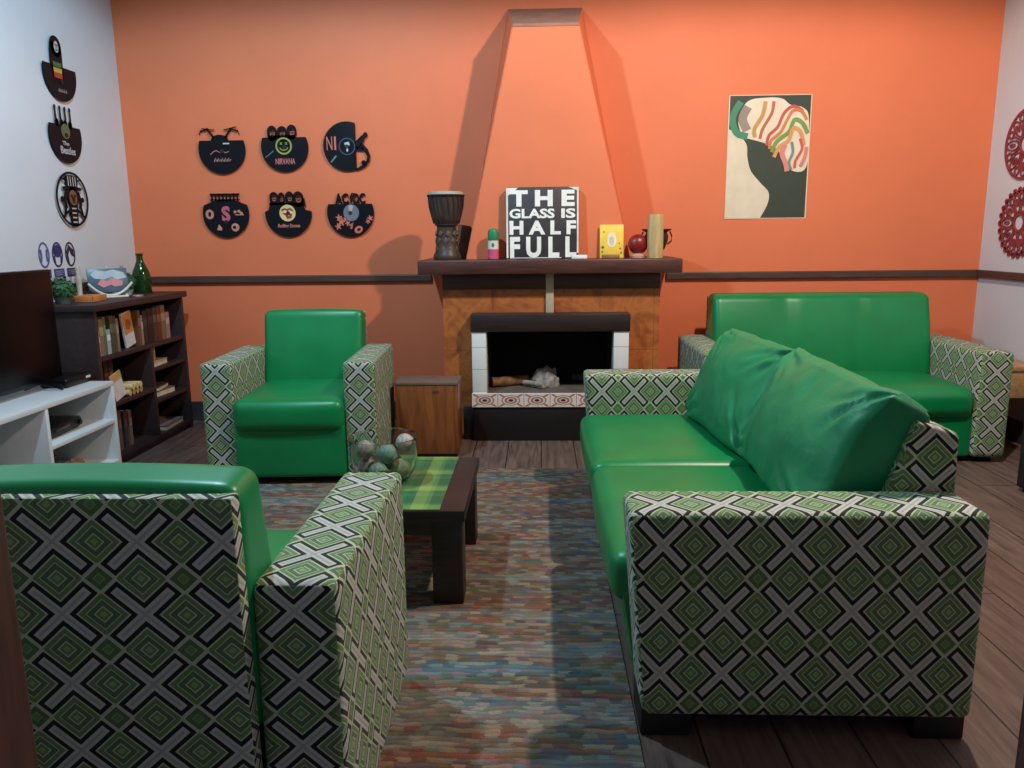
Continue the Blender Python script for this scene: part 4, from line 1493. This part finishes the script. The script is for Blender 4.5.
# on top of the bookshelf
def leafball(b, c, r, n, seed, size=.014):
    rnd = random.Random(seed)
    for k in range(n):
        d = Vector((rnd.gauss(0, 1), rnd.gauss(0, 1), rnd.gauss(0, 1))).normalized()
        if d.z < -.55:
            continue
        p = Vector(c) + d * r * rnd.uniform(.72, 1.06)
        u = d.cross(Vector((rnd.uniform(-1, 1), rnd.uniform(-1, 1), rnd.uniform(-1, 1)))).normalized()
        w = d.cross(u)
        s = size * rnd.uniform(.7, 1.3)
        tilt = (u + d * rnd.uniform(-.2, .7)).normalized()
        vs = [b.verts.new(p + tilt * s * 1.3), b.verts.new(p + w * s * .55), b.verts.new(p - tilt * s * .8), b.verts.new(p - w * s * .55)]
        b.faces.new(vs)
def core(b, c, r):
    q_ = bmesh.new()
    bmesh.ops.create_icosphere(q_, subdivisions=3, radius=r)
    for v in q_.verts:
        v.co *= 1 + .12 * noise.noise(v.co * 40)
    merge(b, q_, Matrix.Translation(c))
ZT = BH
pl = thing('potted_plant', 'small bushy green plant behind the television corner on the bookshelf', 'plant', (-2.47, 3.97, ZT))
obj('pot', lathe([(0, 0), (.035, 0), (.044, .03), (.046, .035), (.04, .035), (.036, .02), (0, .02)], 24), C((70, 84, 80), .6), pl)
b = bmesh.new(); core(b, (0, 0, .07), .052); leafball(b, (0, 0, .07), .062, 420, 3)
obj('foliage', b, C((46, 92, 54), .6, var=.2), pl, False)
tp = thing('topiary_plant', 'round green topiary ball in a pale pot beside the green bottle', 'plant', (-2.47, 4.60, ZT))
obj('pot', lathe([(0, 0), (.028, 0), (.034, .035), (.030, .035), (.026, .01), (0, .01)], 24), C((150, 158, 156), .5), tp, label='pale pot')
b = bmesh.new(); core(b, (0, 0, .072), .055); leafball(b, (0, 0, .072), .060, 460, 5, .009)
obj('foliage', b, C((36, 78, 50), .6, var=.2), tp, False)
bt = thing('green_bottle', 'tall dark green glass bottle at the far end of the bookshelf', 'bottle', (-2.46, 4.77, ZT))
obj('body', lathe([(0, .0), (.05, 0), (.054, .006), (.054, .10), (.048, .13), (.032, .165), (.020, .195), (.018, .225), (.022, .228), (.022, .24), (.014, .24), (.014, .2), (.026, .165), (.042, .128), (.048, .1), (.048, .01), (0, .008)], 32), M['greenglass'], bt)
ob = thing('orange_tray', 'flat orange-brown wooden tray on the bookshelf', 'tray', (-2.42, 4.13, ZT), R(6))
b = box(-.05, .05, -.085, .085, 0, .008, .003)
for (a0, a1, c0, c1) in ((-.05, -.042, -.085, .085), (.042, .05, -.085, .085), (-.05, .05, -.085, -.077), (-.05, .05, .077, .085)):
    box(a0, a1, c0, c1, .004, .032, .003, bm=b)
obj('body', b, C((196, 122, 66), .45), ob)
# photo on a little easel
pf = thing('picture_stand', 'small picture with blue and pink colours on a white curved stand', 'picture', (-2.46, 4.40, ZT), R(42))
obj('picture', box(-.105, .105, -.004, .004, .028, .165, .002, M=Matrix.Rotation(R(-12), 4, 'X')), C((64, 92, 112), .35), pf)
pb = plate([(-.09, .13), (-.06, .155), (-.01, .148), (.03, .158), (.085, .14), (.098, .11), (.05, .10), (.02, .118), (-.02, .102), (-.07, .108)], -.0075, -.0045)
pb.transform(Matrix.Rotation(R(-12), 4, 'X'))
obj('pale_patch', pb, C((156, 178, 192), .4), pf, False)
pb = plate([(-.06, .075), (-.035, .105), (-.005, .092), (.03, .11), (.075, .09), (.07, .065), (.03, .058), (.01, .07), (-.03, .055)], -.009, -.0075)
pb.transform(Matrix.Rotation(R(-12), 4, 'X'))
obj('pink_patch', pb, C((186, 112, 122), .4), pf, False)
st = bmesh.new()
tube([(x, -.03, .012 + .065 * (x / .11) ** 2) for x in [-.115 + .23 * k / 16 for k in range(17)]], .007, 8, st)
tube([(-.08, -.03, .012), (-.08, .04, .006)], .006, 8, st)
tube([(.08, -.03, .012), (.08, .04, .006)], .006, 8, st)
box(-.09, .09, -.036, -.024, 0, .010, .003, bm=st)
tube([(0, .04, .006), (0, .035, .18)], .005, 8, st)
obj('stand', st, C((220, 214, 200), .5), pf, label='white curved stand')
sc = lathe([(0, 0), (.028, 0), (.03, .005), (.026, .012), (0, .012)], 20)
o = obj('small_dish', sc, C((150, 120, 124), .4))
o.location = (-2.31, 4.42, ZT)
tag(o, 'tiny mauve dish near the front edge of the bookshelf top', 'dish')
for k, (yy, xx, h, rgb, lab) in enumerate(((4.29, -2.57, .19, (190, 176, 160), 'slim pale figurine behind the picture on the bookshelf'), (4.535, -2.575, .17, (176, 180, 186), 'slim grey figurine behind the topiary ball'))):
    o = obj('figurine', lathe([(0, 0), (.02, 0), (.022, .01), (.012, .03), (.016, h * .5), (.02, h * .6), (.01, h * .72), (.014, h * .84), (.012, h * .95), (0, h)], 20), C(rgb, .5))
    o.location = (xx, yy, ZT)
    tag(o, lab, 'figurine', 'slim figurines on the bookshelf')

# ------------------------------------------------------------------ television stand and television
ts = thing('tv_stand', 'low white open television stand along the white wall', 'tv stand', (-2.37, 3.05, 0))
q = lambda x: x + 2.37
w_ = lambda y: y - 3.05
SF, SK, SY0, SY1 = -2.15, -2.59, 2.36, 3.79
W_ = M['whitelam']
obj('top_board', box(q(SK), q(SF), w_(SY0), w_(SY1), .478, .502, .002), W_, ts)
for y in (SY0, SY1 - .022):
    obj('side_panel', box(q(SK), q(SF), w_(y), w_(y + .022), 0, .478, .002), W_, ts)
for y in (2.80, 3.235):
    obj('divider', box(q(SK), q(SF - .002), w_(y), w_(y + .022), .10, .478, .002), W_, ts)
obj('bottom_board', box(q(SK), q(SF), w_(SY0 + .022), w_(SY1 - .022), .078, .10, .002), W_, ts)
for y0, y1 in ((3.257, 3.768), (2.382, 2.80)):
    obj('shelf', box(q(SK), q(SF - .002), w_(y0), w_(y1), .29, .31, .002), W_, ts)
obj('back_panel', box(q(SK), q(SK + .006), w_(SY0 + .022), w_(SY1 - .022), .1, .478), C((140, 140, 126), .6), ts, False)
obj('kick_board', box(q(SF - .04), q(SF - .02), w_(SY0 + .022), w_(SY1 - .022), 0, .078), W_, ts, False)

tv = thing('television', 'black flat television on the white stand, screen towards the room', 'television', (-2.36, 3.20, .5025))
obj('casing', box(-.018, .018, -.49, .49, .03, .562, .006), M['plastic'], tv)
obj('screen', box(.0175, .0195, -.478, .478, .048, .552, .001), M['screen'], tv)
obj('rear_housing', box(-.055, -.016, -.30, .30, .08, .36, .012), M['plastic'], tv)
for s in (-1, 1):
    fb_ = tube([(-.075, s * .33, .007), (.0, s * .34, .034), (.10, s * .35, .007)], .0075, 8)
    obj('foot', fb_, M['plastic'], tv)
sbx = thing('set_top_box', 'low rounded black box on the white stand beside the television', 'set-top box', (-2.33, 3.682, .5025))
obj('body', box(-.07, .07, -.10, .13, .004, .046, .014, 4), M['plastic'], sbx)
obj('indicator', box(.068, .0712, .06, .10, .022, .034, .002), C((200, 204, 210), .3), sbx)
obj('pad', box(-.06, .06, -.09, .12, 0, .005), M['black'], sbx, False)
dv = thing('disc_player', 'black disc player on the shelf of the white stand', 'disc player', (-2.36, 3.44, .3102), R(4))
obj('casing', box(-.16, .14, -.165, .165, .006, .056, .006), M['plastic'], dv)
obj('front_panel', box(.139, .146, -.16, .16, .012, .05, .003), M['black'], dv)
obj('knob', cyl(.014, .012, 0, .012, 16, M=Matrix.Translation((.145, .135, .03)) @ Matrix.Rotation(R(90), 4, 'Y')), M['plastic'], dv)
obj('disc_tray', box(.145, .149, -.07, .05, .03, .042, .001), C((60, 60, 64), .35), dv)
pads = box(-.15, .13, -.155, .155, 0, .007)
obj('foot_pad', pads, M['black'], dv, False)
# pile in the lower compartment
def cloth_lump(loc, s, rgb, label, seed):
    b = bmesh.new()
    bmesh.ops.create_icosphere(b, subdivisions=4, radius=1)
    for v in b.verts:
        p = v.co.copy()
        k = 1 + .28 * noise.noise(p * 2.2 + Vector((seed, 0, 0))) + .12 * noise.noise(p * 6 + Vector((0, seed, 0)))
        v.co = Vector((p.x * s[0] * k, p.y * s[1] * k, max(0, (p.z * .5 + .5) * s[2] * k)))
    o = obj('folded_cloth', b, C(rgb, .9, var=.25, scale=30))
    o.location = loc
    tag(o, label, 'cloth', 'cloth bundles in the white stand')
cloth_lump((-2.33, 3.345, .1005), (.085, .06, .10), (96, 54, 40), 'reddish brown cloth bundle at the divider end of the lower compartment', 2)
cloth_lump((-2.42, 3.53, .1005), (.08, .08, .15), (128, 104, 74), 'tan cloth bundle in the lower compartment of the white stand', 5)
cloth_lump((-2.24, 3.53, .1005), (.04, .07, .06), (150, 116, 92), 'small pale cloth bundle before the tan one', 9)

# ------------------------------------------------------------------ far right corner
tt = thing('side_table', 'small tan wooden table between sofa arm and white wall', 'table', (2.61, 4.46, 0))
tw = wood('tan_table_wood', (150, 112, 70), (186, 148, 98), .5, 'Y', 4)
obj('tabletop', box(-.125, .12, -.20, .20, .45, .475, .004), tw, tt)
apb = box(-.115, .11, -.19, -.17, .30, .45, .002)
box(-.115, -.10, -.17, .19, .30, .45, .002, bm=apb)
box(.095, .11, -.17, .19, .30, .45, .002, bm=apb)
box(-.10, .095, .17, .19, .30, .45, .002, bm=apb)
obj('apron', apb, tw, tt)
for sx in (-.098, .093):
    for sy in (-.172, .172):
        obj('leg', box(sx - .017, sx + .017, sy - .017, sy + .017, 0, .30, .002), tw, tt)
lc = thing('black_cabinet', 'black floor-standing cabinet at the white wall beside the sofa', 'cabinet', (2.47, 3.42, 0))
obj('casing', box(-.235, .23, -.18, .18, .02, .55, .006), M['black'], lc)
obj('front_panel', box(-.239, -.234, -.165, .165, .04, .53, .002), C((34, 30, 32), .7), lc)
obj('plinth', box(-.215, .21, -.16, .16, 0, .022), M['black'], lc, False)

# ------------------------------------------------------------------ light, camera, world
def lamp(loc, energy, rgb, rad=.09):
    # hanging lamp whose shade throws its light down and outwards
    L = bpy.data.lights.new('ceiling_lamp_light', 'SPOT')
    L.energy = energy
    L.color = rgb
    L.shadow_soft_size = rad
    L.spot_size = R(170)
    L.spot_blend = .20
    o = bpy.data.objects.new('ceiling_lamp_light', L)
    COL.objects.link(o)
    o.location = loc
lamp((-1.25, 2.75, 3.0), 158, (.50, .80, 1.0), .05)
lamp((1.25, 2.65, 3.0), 205, (1.0, .84, .69), .05)

w = bpy.data.worlds.new('World')
scene.world = w
w.use_nodes = True
bg = w.node_tree.nodes['Background']
bg.inputs[0].default_value = (.55, .65, .85, 1)
bg.inputs[1].default_value = .2

cam = bpy.data.cameras.new('Camera')
cam.sensor_fit = 'HORIZONTAL'
cam.sensor_width = 36
cam.lens = 36 * 780 / 1024
cam.clip_start = .02
co = bpy.data.objects.new('Camera', cam)
COL.objects.link(co)
rt = Vector((0.99932851, 0.03524626, -0.01001146))
dn = Vector((-0.00327189, -0.18630167, -0.98248714))
fw = Vector((-0.03649415, 0.98186017, -0.18606125))
# W maps world to camera; its rows are right, down, forward
Wm = Matrix(((0.99932851, -0.00327189, -0.03649415), (0.03524626, -0.18630167, 0.98186017), (-0.01001146, -0.98248714, -0.18606125)))
right, down, fwd = (Vector([Wm[i][k] for i in range(3)]) for k in range(3))
co.matrix_world = Matrix(((right.x, -down.x, -fwd.x, 0), (right.y, -down.y, -fwd.y, 0), (right.z, -down.z, -fwd.z, 1.1972), (0, 0, 0, 1)))
scene.camera = co

vs = scene.view_settings
scene.display_settings.display_device = 'sRGB'
vs.view_transform = 'Standard'
vs.look = 'None'
vs.exposure = 0.36
vs.gamma = 1
vs.use_curve_mapping = False
scene.cycles.use_denoising = True
scene.cycles.max_bounces = 8
scene.cycles.sample_clamp_indirect = 6
